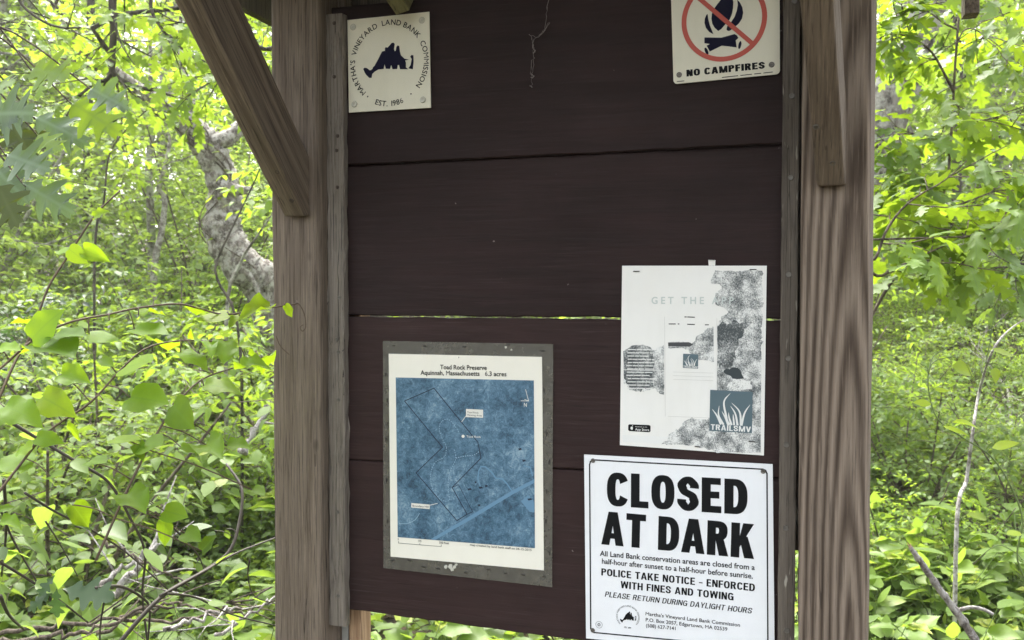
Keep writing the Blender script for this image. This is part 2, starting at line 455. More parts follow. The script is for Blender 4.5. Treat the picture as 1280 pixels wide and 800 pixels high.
def leafy(L, path, spacing, size, tint=0.5, start=0.15, droop=0.2, jit=0.35, flat=1.0):
    """leaves alternately left and right along a twig"""
    path = A3(path); seg = np.linalg.norm(np.diff(path, axis=0), axis=1); s = np.concatenate([[0], np.cumsum(seg)])
    tot = s[-1]; d = tot * start; side = 1 if rng.random() < 0.5 else -1
    while d <= tot:
        i = min(len(path) - 2, int(np.searchsorted(s, d, 'right') - 1)); t = (d - s[i]) / (seg[i] + 1e-9)
        P = path[i] + (path[i+1] - path[i]) * t
        tan = unit(path[i+1] - path[i]); sd = unit(np.cross(tan, UP) + 1e-6) * side
        D = tan * 0.55 + sd * 0.9 - UP * droop * (0.5 + rng.random()) + rvec(0.22)
        L.one(P, D, UP * flat + rvec(jit), size * (0.65 + 0.6 * rng.random()), np.clip(tint + rng.normal() * 0.2, 0, 1))
        d += spacing * (0.7 + 0.6 * rng.random()); side = -side
    tan = unit(path[-1] - path[-2])
    L.one(path[-1], tan - UP * droop + rvec(0.15), UP + rvec(jit), size * (0.8 + 0.4 * rng.random()), np.clip(tint + 0.1, 0, 1))

def twig_path(p, d, length, n=4, sag=0.1, wig=0.12):
    pts = [A3(p, float)]; d = unit(d)
    for i in range(n):
        d = unit(d + rvec(wig) - UP * sag * 0.3)
        pts.append(pts[-1] + d * length / n)
    return A3(pts)

def grow(stems, L, trunk, r0, limbs=8, lo=0.3, limb_len=0.8, twigs=4, twig_len=0.3, spacing=0.06, size=0.07, tint=0.5, elev=0.25,
         droop=0.2, jit=0.35, nside=6, bias=None, wob=0.0):
    """trunk polyline -> limbs -> twigs -> leaves"""
    trunk = A3(trunk, float)
    k = len(trunk); rad = r0 * np.linspace(1, 0.28, k)
    stems.tube(trunk, rad, nside, wob)
    for b in range(limbs):
        f = lo + (1 - lo) * ((b + rng.random()) / limbs)
        i = min(k - 2, int(f * (k - 1))); t = f * (k - 1) - i
        P = trunk[i] + (trunk[i+1] - trunk[i]) * t
        a = 2.399 * b + rng.normal() * 0.5
        d = A3([math.cos(a), math.sin(a), elev + 0.25 * rng.normal()])
        if bias is not None: d = d + bias
        ln = limb_len * (1.15 - 0.6 * f) * (0.7 + 0.6 * rng.random())
        lp = twig_path(P, d, ln, 5, 0.12, 0.16)
        rr = r0 * (1 - 0.7 * f) * 0.45
        stems.tube(lp, np.linspace(rr, rr * 0.25, len(lp)), max(4, nside - 2))
        leafy(L, lp, spacing * 1.3, size, tint, 0.35, droop, jit)
        for q in range(twigs):
            g = 0.2 + 0.75 * (q + rng.random()) / twigs
            j = min(len(lp) - 2, int(g * (len(lp) - 1)))
            tan = unit(lp[j+1] - lp[j]); sd = unit(np.cross(tan, UP)) * (1 if q % 2 else -1)
            tp = twig_path(lp[j], tan * 0.6 + sd * 0.8 + UP * 0.1 * rng.normal(), twig_len * (0.6 + 0.7 * rng.random()), 3, 0.2, 0.15)
            stems.tube(tp, np.linspace(rr * 0.35, rr * 0.12, len(tp)), 4)
            leafy(L, tp, spacing, size, tint, 0.15, droop, jit)

def make_plant(name, label, cat, group, base, trunks, leafkind, leafmat, barkmat, r0, part_names=('trunk', 'crown'), **kw):
    root = empty(name, base, label, cat, group)
    st, L = MB(), Leaves()
    for tr in trunks: grow(st, L, tr, r0, **kw)
    st.build(part_names[0], barkmat, root, smooth=True)
    L.build(part_names[1], leafkind, leafmat, root)
    return root

def copy_thing(root, loc, rz, scale=1.0, label=None, group=None):
    r = root.copy(); COL.objects.link(r); r.location = tuple(loc); r.rotation_euler = (0, 0, rz); r.scale = (scale,) * 3
    if label: r['label'] = label
    if group: r['group'] = group
    for ch in list(root.children):
        c = ch.copy(); COL.objects.link(c); c.parent = r
        for g in list(ch.children):
            h = g.copy(); COL.objects.link(h); h.parent = c
    return r

def polar(a_deg, d):
    a = math.radians(a_deg)
    x, y = CAM[0] + d * math.sin(a), CAM[1] + d * math.cos(a)
    return A3([x, y, float(hill(x, y))])
#@@SETTING

# ================================================================== ground
gx = np.sinh(np.linspace(-3.2, 3.2, 110)) / np.sinh(3.2) * 90
gy = np.sinh(np.linspace(-3.0, 3.2, 120)) / np.sinh(3.2) * 90
GX, GY = np.meshgrid(gx, gy)
GZ = hill(GX, GY) + 0.012 * rng.normal(size=GX.shape)
nx, ny = len(gx), len(gy)
m_ground, nt, bs, _ = mat_new('forest_floor')
v = coords(nt)
g1, g2, g3 = noise(nt, v, 2.0, 5), noise(nt, v, 40.0, 5, 0.7), noise(nt, v, 140.0, 3)
c = ramp(nt, g2, [(0.3, (0.030, 0.022, 0.014)), (0.55, (0.10, 0.075, 0.048)), (0.72, (0.19, 0.15, 0.10))])
c = mix_c(nt, ramp(nt, g1, [(0.5, 0.0), (0.66, 0.65)]), c, (0.05, 0.085, 0.022))
nt.links.new(c, bs.inputs['Base Color']); bs.inputs['Roughness'].default_value = 0.95
bump(nt, bs, math_n(nt, 'ADD', g2, g3), 1.0, 0.03)
g = MB(); g.v = [tuple(p) for p in np.stack([GX, GY, GZ], -1).reshape(-1, 3)]
g.f = [(j*nx+i, j*nx+i+1, (j+1)*nx+i+1, (j+1)*nx+i) for j in range(ny-1) for i in range(nx-1)]
tag(g.build('ground', m_ground, smooth=True), kind='structure')

# ================================================================== kiosk
def beam(mb, p0, p1, side, w, d, n=24, r=0.004, jit=0.0005, twist=(0, 0), cut0=None, cut1=None):
    """sawn timber from p0 to p1, w wide along side, d deep, with eased edges and a little twist"""
    p0, p1 = A3(p0, float), A3(p1, float); ax = unit(p1 - p0); sd = unit(A3(side, float) - ax * (A3(side, float) @ ax)); dp = np.cross(ax, sd)
    sec = []
    for cx, cy, a0 in ((1, -1, -90), (1, 1, 0), (-1, 1, 90), (-1, -1, 180)):
        for k in range(3):
            a = math.radians(a0 + 45 * k)
            sec.append((cx * (w/2 - r) + r * math.cos(a), cy * (d/2 - r) + r * math.sin(a)))
    L = np.linalg.norm(p1 - p0); ns = len(sec); vs = []
    for i in range(n + 1):
        t = i / n; th = math.radians(twist[0] + (twist[1] - twist[0]) * t); ct, st_ = math.cos(th), math.sin(th)
        for a, b in sec:
            q = p0 + sd * (a * ct - b * st_) + dp * (a * st_ + b * ct)
            s_ = L * t
            if i == 0 and cut0 is not None: s_ = cut0(q, ax)
            elif i == n and cut1 is not None: s_ = cut1(q, ax)
            vs.append(q + ax * s_ + sd * jit * rng.normal() + dp * jit * rng.normal())
    fs = [(i*ns+j, i*ns+(j+1) % ns, (i+1)*ns+(j+1) % ns, (i+1)*ns+j) for i in range(n) for j in range(ns)]
    fs += [tuple(range(ns))[::-1], tuple(n*ns+j for j in range(ns))]
    return mb.add(vs, fs)

W_POSTL = wood('wood_post_plain', (0.085, 0.063, 0.047), (0.225, 0.183, 0.145), (-0.40, 0.06), (0.0, 0.035), 330, 0.4, (0.165, 0.135, 0.10), 0.3, contrast=0.55)
W_POSTR = wood('wood_post_cathedral', (0.060, 0.042, 0.030), (0.30, 0.243, 0.19), (0.432, 0.0), (0.0, 0.048), 640, 0.12, (0.13, 0.10, 0.08), 0.0, contrast=1.1, warp_amt=0.028, fibre=0.65)
W_BRACE = wood('wood_brace', (0.085, 0.064, 0.047), (0.23, 0.185, 0.14), (0.3, 0.2), (0.02, 0.03), 380, 0.35, (0.15, 0.125, 0.09), 1.7, contrast=0.7, axis='brace')
W_BATT = wood('wood_batten_weathered', (0.115, 0.10, 0.084), (0.24, 0.213, 0.18), (0.1, 0.3), (0.02, 0.02), 300, 0.4, (0.20, 0.175, 0.145), 3.1, contrast=0.35)
W_BATR = wood('wood_batten_flaked', (0.07, 0.058, 0.047), (0.155, 0.133, 0.108), (0.9, 0.3), (0.02, 0.02), 300, 0.4, (0.10, 0.088, 0.072), 5.3, fleck=0.9, contrast=0.35)
W_RAW = wood('wood_unweathered', (0.30, 0.19, 0.11), (0.45, 0.31, 0.19), (0.0, 0.3), (0.02, 0.02), 420, 0.1, (0.3, 0.2, 0.13), 2.2, contrast=0.5)
W_ROOF = wood('wood_roof', (0.06, 0.05, 0.038), (0.13, 0.11, 0.085), (0.0, 0.5), (0.02, 0.02), 300, 0.4, (0.1, 0.085, 0.06), 4.4, contrast=0.5)
m_screw, nt, bs, _ = mat_new('screw_metal')
bs.inputs['Base Color'].default_value = (0.13, 0.12, 0.105, 1); bs.inputs['Metallic'].default_value = 0.4; bs.inputs['Roughness'].default_value = 0.45
M_RUST = plain('screw_rust', (0.06, 0.045, 0.035), 0.8)
M_METAL = plain('galvanised_strip', (0.38, 0.39, 0.37), 0.5, 0.5, 0.6)

kiosk = empty('information_kiosk', (0.36, 0, 0), 'roofed wooden information kiosk with brown board wall between two weathered posts', 'kiosk')

def screw_mb(p, r=0.0042, h=0.0015, n=12):
    """a round head on a face looking to -y, with a cross recess"""
    mb = MB(); x, y, z = p
    for r0, r1, y0, y1 in ((r, r*0.82, 0, -h), (r*0.82, r*0.45, -h, -h*0.9), (r*0.45, 0.0001, -h*0.35, -h*0.25)):
        vs = [(x + q*math.cos(2*math.pi*k/n), y + yy, z + q*math.sin(2*math.pi*k/n)) for q, yy in ((r0, y0), (r1, y1)) for k in range(n)]
        mb.add(vs, [(k, (k+1) % n, n+(k+1) % n, n+k) for k in range(n)])
    return mb

# posts
mb = beam(MB(), (-0.0405, 0.005, -0.1), (-0.0375, 0.005, 2.28), (1, 0, 0), 0.087, 0.089, 40, 0.007, 0.0004, (0.8, -1.5))
post_l = mb.build('post', W_POSTL, kiosk); post_l['label'] = 'plain grained brown post'
mb = beam(MB(), (0.7765, 0.005, -0.1), (0.7745, 0.005, 2.28), (1, 0, 0), 0.0885, 0.089, 40, 0.004, 0.0004, (-3.0, -8.5))
post_r = mb.build('post', W_POSTR, kiosk); post_r['label'] = 'post with strong arched wood grain'
# battens
bl = beam(MB(), (0.0195, -0.009, 0.962), (0.0195, -0.009, 1.935), (1, 0, 0), 0.029, 0.018, 46, 0.003, 0.0009).build('batten', W_BATT, kiosk)
br = beam(MB(), (0.7118, -0.009, 0.62), (0.7118, -0.009, 2.10), (1, 0, 0), 0.0225, 0.018, 60, 0.002, 0.0004).build('batten', W_BATR, kiosk)
for px, py in ((418, 29), (418, 96), (422, 170), (421, 188), (422, 234), (424, 372), (421, 424), (423, 440), (423, 500), (422, 640), (422.5, 745)):
    p = B(px, py, -0.018); screw_mb((p[0], -0.0182, p[2]), 0.0030).build('screw', M_RUST if py < 240 else m_screw, bl)
for px, py in ((993, 2), (990, 120), (988.5, 222), (986, 343), (985.5, 448), (983, 556), (982.5, 660), (983.5, 788)):
    p = B(px, py, -0.018); screw_mb((p[0], -0.0182, p[2]), 0.0040).build('screw', m_screw, br)

# dark brown painted boards
def paint(name, c0, c1, c2, pale_grain):
    m_board, nt, bs, _ = mat_new(name)
    v = coords(nt); vs_ = coords(nt, scale=(0.05, 1, 1))
    n1, n2, n3 = noise(nt, vs_, 120.0, 6, 0.65, 0.4), noise(nt, v, 5.0, 4), noise(nt, v, 260.0, 2)
    vy = coords(nt, scale=(0.10, 1, 1)); n5 = noise(nt, vy, 28.0, 4, 0.6, 1.2)
    c = ramp(nt, n2, [(0.3, c0), (0.7, c1)])
    c = mix_c(nt, ramp(nt, n5, [(0.42, 0.0), (0.62, 0.5)]), c, c2)
    vo = node(nt, 'ShaderNodeTexVoronoi'); nt.links.new(v, vo.inputs['Vector']); vo.inputs['Scale'].default_value = 26.0
    sk = math_n(nt, 'MULTIPLY', ramp(nt, vo.outputs['Distance'], [(0.030, 1.0), (0.05, 0.0)]), ramp(nt, n3, [(0.55, 0.0), (0.62, 0.6)]))
    c = mix_c(nt, sk, c, (0.32, 0.29, 0.26))
    scf = coords(nt, scale=(1, 1, 0.25), rot=(0, 0.5, 0)); n6 = noise(nt, scf, 90.0, 3, 0.7)
    c = mix_c(nt, math_n(nt, 'MULTIPLY', ramp(nt, n6, [(0.71, 0.0), (0.76, 0.22)]), ramp(nt, n2, [(0.5, 0.0), (0.6, 1.0)])), c, (0.20, 0.16, 0.15))
    gr = coords(nt, scale=(0.035, 1, 1)); n7 = noise(nt, gr, 210.0, 4, 0.7, 0.3); n8 = noise(nt, v, 3.2, 3)
    c = mix_c(nt, math_n(nt, 'MULTIPLY', ramp(nt, n7, [(0.56, 0.0), (0.72, 1.0)]), math_n(nt, 'MULTIPLY', ramp(nt, n8, [(0.4, 0.15), (0.65, 1.0)]), pale_grain)), c, (0.085, 0.060, 0.056))
    c = mix_c(nt, ramp(nt, n7, [(0.28, 0.7), (0.40, 0.0)]), c, (0.012, 0.008, 0.008))
    vh = node(nt, 'ShaderNodeTexVoronoi'); nt.links.new(v, vh.inputs['Vector']); vh.inputs['Scale'].default_value = 15.0
    c = mix_c(nt, ramp(nt, vh.outputs['Distance'], [(0.012, 0.9), (0.022, 0.0)]), c, (0.004, 0.003, 0.003))
    nt.links.new(c, bs.inputs['Base Color'])
    nt.links.new(ramp(nt, n1, [(0.3, 0.5), (0.7, 0.72)]), bs.inputs['Roughness']); bs.inputs['Specular IOR Level'].default_value = 0.14
    bump(nt, bs, math_n(nt, 'ADD', n1, math_n(nt, 'MULTIPLY', n5, 1.5)), 0.45, 0.0016)
    return m_board
P_UP = paint('brown_paint_dark', (0.0195, 0.0115, 0.0112), (0.030, 0.0172, 0.0168), (0.016, 0.010, 0.0098), 0.3)  # darker brown, used on the two upper boards
P_LO = paint('brown_paint_lighter', (0.027, 0.0158, 0.0152), (0.041, 0.0235, 0.0225), (0.024, 0.0145, 0.014), 0.6)  # lighter brown with stronger pale grain, used on the two lower boards

def board(mat, z0l, z1l, z0r, z1r, lip=True, x0=0.006, x1=0.7225):
    mb = MB(); n = 40
    for i in range(n + 1):
        t = i / n; x = x0 + (x1 - x0) * t
        a = z0l + (z0r - z0l) * t + 0.0006 * rng.normal(); b = z1l + (z1r - z1l) * t + 0.0005 * rng.normal()
        y = 0.0004 * math.sin(7 * t + z0l * 20)
        mb.v += [(x, y + 0.002, a), (x, y, a + 0.002), (x, y, b - 0.002), (x, y + 0.002, b), (x, y + 0.019, b), (x, y + 0.019, a)]
    for i in range(n):
        for j in range(6):
            p, q = i * 6 + j, i * 6 + (j + 1) % 6
            mb.f.append((p, p + 6, q + 6, q))
    mb.f += [(0, 1, 2, 3, 4, 5), tuple(n * 6 + k for k in (5, 4, 3, 2, 1, 0))]
    if lip:                                      # shiplap tongue behind the joint above
        mb.box((x0 + .01, 0.0105, z1l - 0.004), (x1 - .01, 0.0185, z1l + 0.014))
    return mb.build('board', mat, kiosk)
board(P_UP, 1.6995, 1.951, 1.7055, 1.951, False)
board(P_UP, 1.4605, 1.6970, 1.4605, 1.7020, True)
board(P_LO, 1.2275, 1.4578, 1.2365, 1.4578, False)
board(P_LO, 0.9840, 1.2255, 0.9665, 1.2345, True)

# header, back strut, flashing
beam(MB(), (-0.082, 0.075, 2.02), (0.822, 0.075, 2.02), (0, 1, 0), 0.045, 0.14, 20, 0.003).build('header', W_ROOF, kiosk)
beam(MB(), (0.0115, 0.0345, 0.50), (0.0115, 0.0345, 1.99), (1, 0, 0), 0.016, 0.024, 30, 0.002).build('nailer', W_POSTL, kiosk)
beam(MB(), (0.7335, 0.034, 1.13), (0.7335, 0.034, 1.99), (1, 0, 0), 0.030, 0.026, 30, 0.002).build('nailer', W_BATR, kiosk)
mb = MB().box((B(428, 785, 0.021)[0], 0.0195, 0.55), (B(436, 785, 0.021)[0] - .0005, 0.0215, 0.975)); mb.build('flashing', M_METAL, kiosk)
nl_, nr_ = B(436, 785, 0.022)[0], B(452, 785, 0.022)[0]
beam(MB(), ((nl_ + nr_) / 2, 0.040, 0.50), ((nl_ + nr_) / 2, 0.040, 1.93), (1, 0, 0), nr_ - nl_, 0.036, 30, 0.002).build('nailer', W_RAW, kiosk)['label'] = 'paler unweathered nailer'
beam(MB(), (0.05, -0.012, 1.985), (0.05, -0.012, 2.28), (1, 0, 0), 0.028, 0.02, 8, 0.002).build('cleat', W_POSTL, kiosk)

p_ = B(508, 4, -0.03)
beam(MB(), p_, p_ + A3([-0.09, -0.26, 0.20]), (1, 0, 0), 0.026, 0.045, 8, 0.002).build('strut', wood('wood_olive', (0.10, 0.095, 0.04), (0.20, 0.19, 0.09), (0, .3), (0.02, 0.02), 300, 0.3, (0.15, 0.14, 0.07), 6.1, contrast=0.4, axis='brace'), kiosk)

# braces rising forward from the posts to the roof
def brace(x, zt, rz, twist=0):
    """plumb cut on the post face, square toe at the bottom, 45 degrees forward"""
    c, s = math.cos(rz), math.sin(rz)
    prof = [(0.0, zt), (0.0, zt + 0.092), (-0.55, zt + 0.092 + 0.535), (-0.60, zt + 0.092 + 0.46), (-0.017, zt - 0.001)]
    w = 0.036; mb = MB()
    n = len(prof); vs = []
    for k, sx in enumerate((-w/2, w/2)):
        for a, z in prof: vs.append((x + sx * c - a * s * -1 * -1, -0.0395 + a * c + sx * s, z))
    mb.add(vs, [tuple(range(n)), tuple(range(2*n-1, n-1, -1))] + [(i, i + n, (i+1) % n + n, (i+1) % n) for i in range(n)])
    return mb
bl_ = brace(-0.0310, 1.617, math.radians(0)).build('brace', W_BRACE, kiosk, bevel=0.0025)
br_ = brace(0.7655, 1.640, math.radians(-6.5)).build('brace', W_BRACE, kiosk, bevel=0.0025)
for o_, pts in ((bl_, ((347, 214), (365, 250))), (br_, ((1041, 203), (1020, 158)))):
    for px, py in pts:
        best = None
        for t in np.linspace(0.0, 0.5, 600):       # where the sight line meets the sloping face
            p = B(px, py, -0.0395 - t)
            zf = (1.617 if o_ is bl_ else 1.640) + (t - 0.017) * (0.569 / 0.583)
            if best is None or abs(p[2] - zf) < best[0]: best = (abs(p[2] - zf), p)
        p = best[1]; sm_ = screw_mb((0, -0.0004, 0), 0.0042, 0.002); q_ = math.sqrt(.5)
        sm_.v = [(p[0] + a, p[1] + (b_ - c_) * q_, p[2] + (b_ + c_) * q_) for a, b_, c_ in sm_.v]; sm_.build('screw', M_RUST if o_ is bl_ else m_screw, o_)

# gable roof: ridge from front to back, rafters, eave boards, shingled deck
RX, RZ, EX = 0.37, 2.46, 0.63
def rafter(y):
    mb = MB()
    for s in (-1, 1):
        beam(mb, (RX + s * 0.01, y, RZ - 0.06), (RX + s * (EX - 0.02), y, 2.055), (0, 1, 0), 0.038, 0.089, 8, 0.003)
    return mb
for y in (-0.58, -0.12, 0.36): rafter(y).build('rafter', W_ROOF, kiosk)
for s in (-1, 1):
    x = RX + s * EX
    beam(MB(), (x, -0.66, 2.085), (x, 0.40, 2.085), (1, 0, 0), 0.019, 0.14, 8, 0.002).build('fascia', W_ROOF, kiosk)
tl = (B(1205, 20, 0.36) + B(1221, 20, 0.36)) / 2
beam(MB(), (tl[0], 0.36, tl[2]), (tl[0], 0.36, 2.12), (1, 0, 0), 0.022, 0.038, 6, 0.002).build('rafter_tail', W_BRACE, kiosk)
for y in (-0.60, 0.0):
    beam(MB(), (RX - EX + .02, y - 0.02, 2.14), (RX + EX - .02, y - 0.02, 2.14), (0, 1, 0), 0.038, 0.089, 8, 0.003).build('tie_beam', W_ROOF, kiosk)
m_shingle, nt, bs, _ = mat_new('cedar_shingle')
v = coords(nt); bk = node(nt, 'ShaderNodeTexBrick'); nt.links.new(v, bk.inputs['Vector'])
bk.inputs['Scale'].default_value = 8; bk.inputs['Color1'].default_value = (0.16, 0.14, 0.12, 1); bk.inputs['Color2'].default_value = (0.11, 0.10, 0.085, 1); bk.inputs['Mortar'].default_value = (0.03, 0.03, 0.03, 1)
nt.links.new(bk.outputs[0], bs.inputs['Base Color']); bs.inputs['Roughness'].default_value = 0.9
for s in (-1, 1):
    mb = MB(); sl = (RZ - 2.105) / EX
    xs = [RX, RX + s * (EX + 0.05)]; zs = [RZ, RZ - sl * (EX + 0.05)]
    mb.add([(xs[0], -0.70, zs[0]), (xs[1], -0.70, zs[1]), (xs[1], 0.48, zs[1]), (xs[0], 0.48, zs[0]),
            (xs[0], -0.70, zs[0] + .03), (xs[1], -0.70, zs[1] + .03), (xs[1], 0.48, zs[1] + .03), (xs[0], 0.48, zs[0] + .03)],
           [(0,1,2,3), (7,6,5,4), (0,4,5,1), (1,5,6,2), (2,6,7,3), (3,7,4,0)])
    mb.build('roof_slope', m_shingle, kiosk)

# ================================================================== signs on the board
INK = plain('ink_black', (0.006, 0.007, 0.008), 0.6, 0.12)
INKN = plain('ink_navy', (0.006, 0.006, 0.024), 0.6, 0.12)
INKW = plain('ink_white', (0.72, 0.74, 0.72), 0.5)
INKR = plain('ink_red', (0.50, 0.075, 0.045), 0.45)
INKG = plain('ink_grey', (0.30, 0.31, 0.30), 0.5)
INKT = plain('ink_teal', (0.085, 0.135, 0.16), 0.5)
INKP = plain('ink_pale', (0.52, 0.58, 0.56), 0.5)

def panel_mat(name, c, dirt=0.12, rough=0.4, spec=0.5):
    m, nt, bs, _ = mat_new(name)
    v = coords(nt); n1 = noise(nt, v, 14.0, 5, 0.6); n2 = noise(nt, coords(nt, scale=(1, 1, 0.25)), 60.0, 4, 0.6)
    k = math_n(nt, 'ADD', math_n(nt, 'MULTIPLY', ramp(nt, n1, [(0.42, 0.0), (0.75, 1.0)]), dirt), math_n(nt, 'MULTIPLY', ramp(nt, n2, [(0.5, 0.0), (0.8, 1.0)]), dirt * 0.7))
    nt.links.new(mix_c(nt, k, c, (c[0]*0.55, c[1]*0.53, c[2]*0.45)), bs.inputs['Base Color'])
    bs.inputs['Roughness'].default_value = rough; bs.inputs['Specular IOR Level'].default_value = spec
    bump(nt, bs, n1, 0.2, 0.002)
    return m
PLATE = panel_mat('enamel_cream', (0.74, 0.725, 0.585), 0.12)
PLATEW = panel_mat('enamel_white', (0.80, 0.83, 0.86), 0.10)
PAPER = panel_mat('paper_aged', (0.80, 0.79, 0.70), 0.08, 0.7, 0.3)
POSTER = panel_mat('paper_poster', (0.80, 0.81, 0.78), 0.10, 0.5, 0.4)

def quad_panel(name, px4, y, th, mat, rad=0.0, label=None, cat=None, bow=0.0):
    """a flat sheet whose corners (TL, TR, BR, BL) were measured on the board plane"""
    q = [B(*p) for p in px4]; cs = A3(q)[:, [0, 2]]
    pts = []
    for i in range(4):
        p, a, b = cs[i], cs[i-1], cs[(i+1) % 4]
        if rad:
            u1, u2 = unit(a - p), unit(b - p)
            for t in np.linspace(0, math.pi/2, 6):
                pts.append(p + u1 * rad * (1 - math.sin(t)) + u2 * rad * (1 - math.cos(t)))
        else: pts.append(p)
    n = len(pts); mb = MB()
    if bow:
        n1, n2 = 24, 28; vs = []
        for j in range(n2 + 1):
            for i in range(n1 + 1):
                s_, t_ = i / n1, j / n2
                p = (cs[0]*(1-s_) + cs[1]*s_)*(1-t_) + (cs[3]*(1-s_) + cs[2]*s_)*t_
                vs.append((p[0], y - bow * (0.5 * math.sin(3.1*t_ + s_*2)**2 + 0.5 * math.sin(5*s_ + 2*t_)**2), p[1]))
        mb.add(vs, [(j*(n1+1)+i, (j+1)*(n1+1)+i, (j+1)*(n1+1)+i+1, j*(n1+1)+i+1) for j in range(n2) for i in range(n1)])
    else:
        mb.add([(p[0], y, p[1]) for p in pts] + [(p[0], y + th, p[1]) for p in pts],
               [tuple(range(n))[::-1], tuple(range(n, 2*n))] + [(i, (i+1) % n, (i+1) % n + n, i + n) for i in range(n)])
    ctr = cs.mean(0)
    o = mb.build(name, mat, loc=(ctr[0], y, ctr[1]))
    return tag(o, label, cat)

def jag(pxs, amp=1.0, step=3.0):
    """a ragged version of an outline, as at the edge of printed foliage"""
    out = []
    for i in range(len(pxs)):
        a, b = A3(pxs[i], float), A3(pxs[(i+1) % len(pxs)], float); n = max(1, int(np.linalg.norm(b - a) / step)); straight = abs(b[0] - a[0]) < 1.2 or abs(b[1] - a[1]) < 1.2
        for k in range(n): out.append(tuple(a + (b - a) * k / n + rng.normal(size=2) * (amp if not straight else .15)))
    return out

def flat(mb, pxs, y):
    """one filled outline on the plane y"""
    pts = [B(*p) for p in pxs]
    vs = [(p[0], y, p[2]) for p in pts]
    a = sum(vs[i][0]*vs[(i+1) % len(vs)][2] - vs[(i+1) % len(vs)][0]*vs[i][2] for i in range(len(vs)))
    f = tuple(range(len(vs)))
    return mb.add(vs, [f if a > 0 else f[::-1]])

def stroke(mb, pxs, w, y, closed=False):
    """a line of width w metres along pixels"""
    P = [B(*p)[[0, 2]] for p in pxs]
    if closed: P = P + [P[0]]
    for i in range(len(P) - 1):
        a, b = P[i], P[i+1]; d = unit(b - a); n = A3([-d[1], d[0]]) * w / 2; e = d * w / 2 * 0.9
        mb.add([(a[0]-e[0]-n[0], y, a[1]-e[1]-n[1]), (b[0]+e[0]-n[0], y, b[1]+e[1]-n[1]), (b[0]+e[0]+n[0], y, b[1]+e[1]+n[1]), (a[0]-e[0]+n[0], y, a[1]-e[1]+n[1])], [(0, 1, 2, 3)])
        y -= 0.000002
    return mb

_tc = {}
def font_mesh(ch, off):
    k = (ch, off)
    if k not in _tc:
        fc = bpy.data.curves.new('glyph', 'FONT'); fc.body = ch; fc.size = 1; fc.offset = off; fc.resolution_u = 3
        fo = bpy.data.objects.new('glyph', fc); COL.objects.link(fo)
        dg = bpy.context.evaluated_depsgraph_get()
        me = bpy.data.meshes.new_from_object(fo.evaluated_get(dg))
        vs = A3([v_.co[:] for v_ in me.vertices]) if len(me.vertices) else np.zeros((0, 3))
        fs = [tuple(p.vertices) for p in me.polygons]
        bpy.data.objects.remove(fo); bpy.data.curves.remove(fc); bpy.data.meshes.remove(me)
        _tc[k] = (vs, fs)
    return _tc[k]

_adv = {}
def advance(ch):
    if ch not in _adv:
        f_ = lambda t: (lambda v_: v_[:, 0].max() - v_[:, 0].min())(font_mesh(t, 0.0)[0])
        _adv[ch] = f_('H' + ch + 'H') - f_('HH')
    return _adv[ch]
def glyph_of(ch, off): return font_mesh(ch, 0.0 if ch in 'MW6' else off)
def text_px(mb, s, p0, p1, cap, y, off=0.0, shear=0.0):
    """a line of lettering from baseline pixel p0 to p1, capitals cap pixels high"""
    a, b = B(*p0)[[0, 2]], B(*p1)[[0, 2]]
    ex = unit(b - a); ez = A3([-ex[1], ex[0]]); L = np.linalg.norm(b - a)
    hh = np.linalg.norm(B(p0[0], p0[1] - cap)[[0, 2]] - a)
    H = font_mesh('H', 0.0)[0][:, 1].max(); tot = sum(advance(c_) for c_ in s); x = 0
    for ch in s:
        if ch != ' ':
            vs, fs = glyph_of(ch, off)
            w = vs[:, 1] / H * hh; u = (x + vs[:, 0]) / tot * L + shear * w
            q = a + u[:, None] * ex + w[:, None] * ez
            mb.add([(p[0], y, p[1]) for p in q], fs)
        x += advance(ch)
    return mb

# ---- heavy grotesque capitals, drawn from strips (height 1)
def _ring(W_, v, h, a0, a1, y0=0.0, y1=1.0, x0=0.0, n=22, e=2.5):
    cx, cy = x0 + W_/2, (y0+y1)/2; a, b = W_/2, (y1-y0)/2; ai, bi = a - v, b - h
    P = lambda t, a_, b_: (cx + a_*math.copysign(abs(math.cos(t))**(2/e), math.cos(t)), cy + b_*math.copysign(abs(math.sin(t))**(2/e), math.sin(t)))
    ts = np.radians(np.linspace(a0, a1, n+1))
    o = [P(t, a, b) for t in ts]; i_ = [P(t, ai, bi) for t in ts]
    return [[o[k], o[k+1], i_[k+1], i_[k]] for k in range(n)]
def _rect(x0, y0, x1, y1): return [[(x0, y0), (x1, y0), (x1, y1), (x0, y1)]]
def _para(x0, x1, y0, X0, X1, y1): return [[(x0, y0), (x1, y0), (X1, y1), (X0, y1)]]
def _sgl(W_, v, h):
    c = spline([(W_-v*.5, .665), (W_-v*.52, .76), (W_-v*.95, 1-h*.62), (W_*.5, 1-h*.5), (v*.85, 1-h*.68), (v*.5, .755), (v*.62, .645), (W_*.36, .55), (W_*.66, .455), (W_-v*.60, .36),
                (W_-v*.5, .245), (W_-v*.85, h*.66), (W_*.5, h*.5), (v*.9, h*.64), (v*.52, .24), (v*.5, .335)], 4)
    T = np.gradient(c, axis=0); T /= np.linalg.norm(T, axis=1)[:, None]
    th = np.sqrt((v*T[:, 1])**2 + (h*.98*T[:, 0])**2); N_ = np.stack([-T[:, 1], T[:, 0]], 1)*(th/2)[:, None]
    return [[tuple(c[i]+N_[i]), tuple(c[i+1]+N_[i+1]), tuple(c[i+1]-N_[i+1]), tuple(c[i]-N_[i])] for i in range(len(c)-1)]
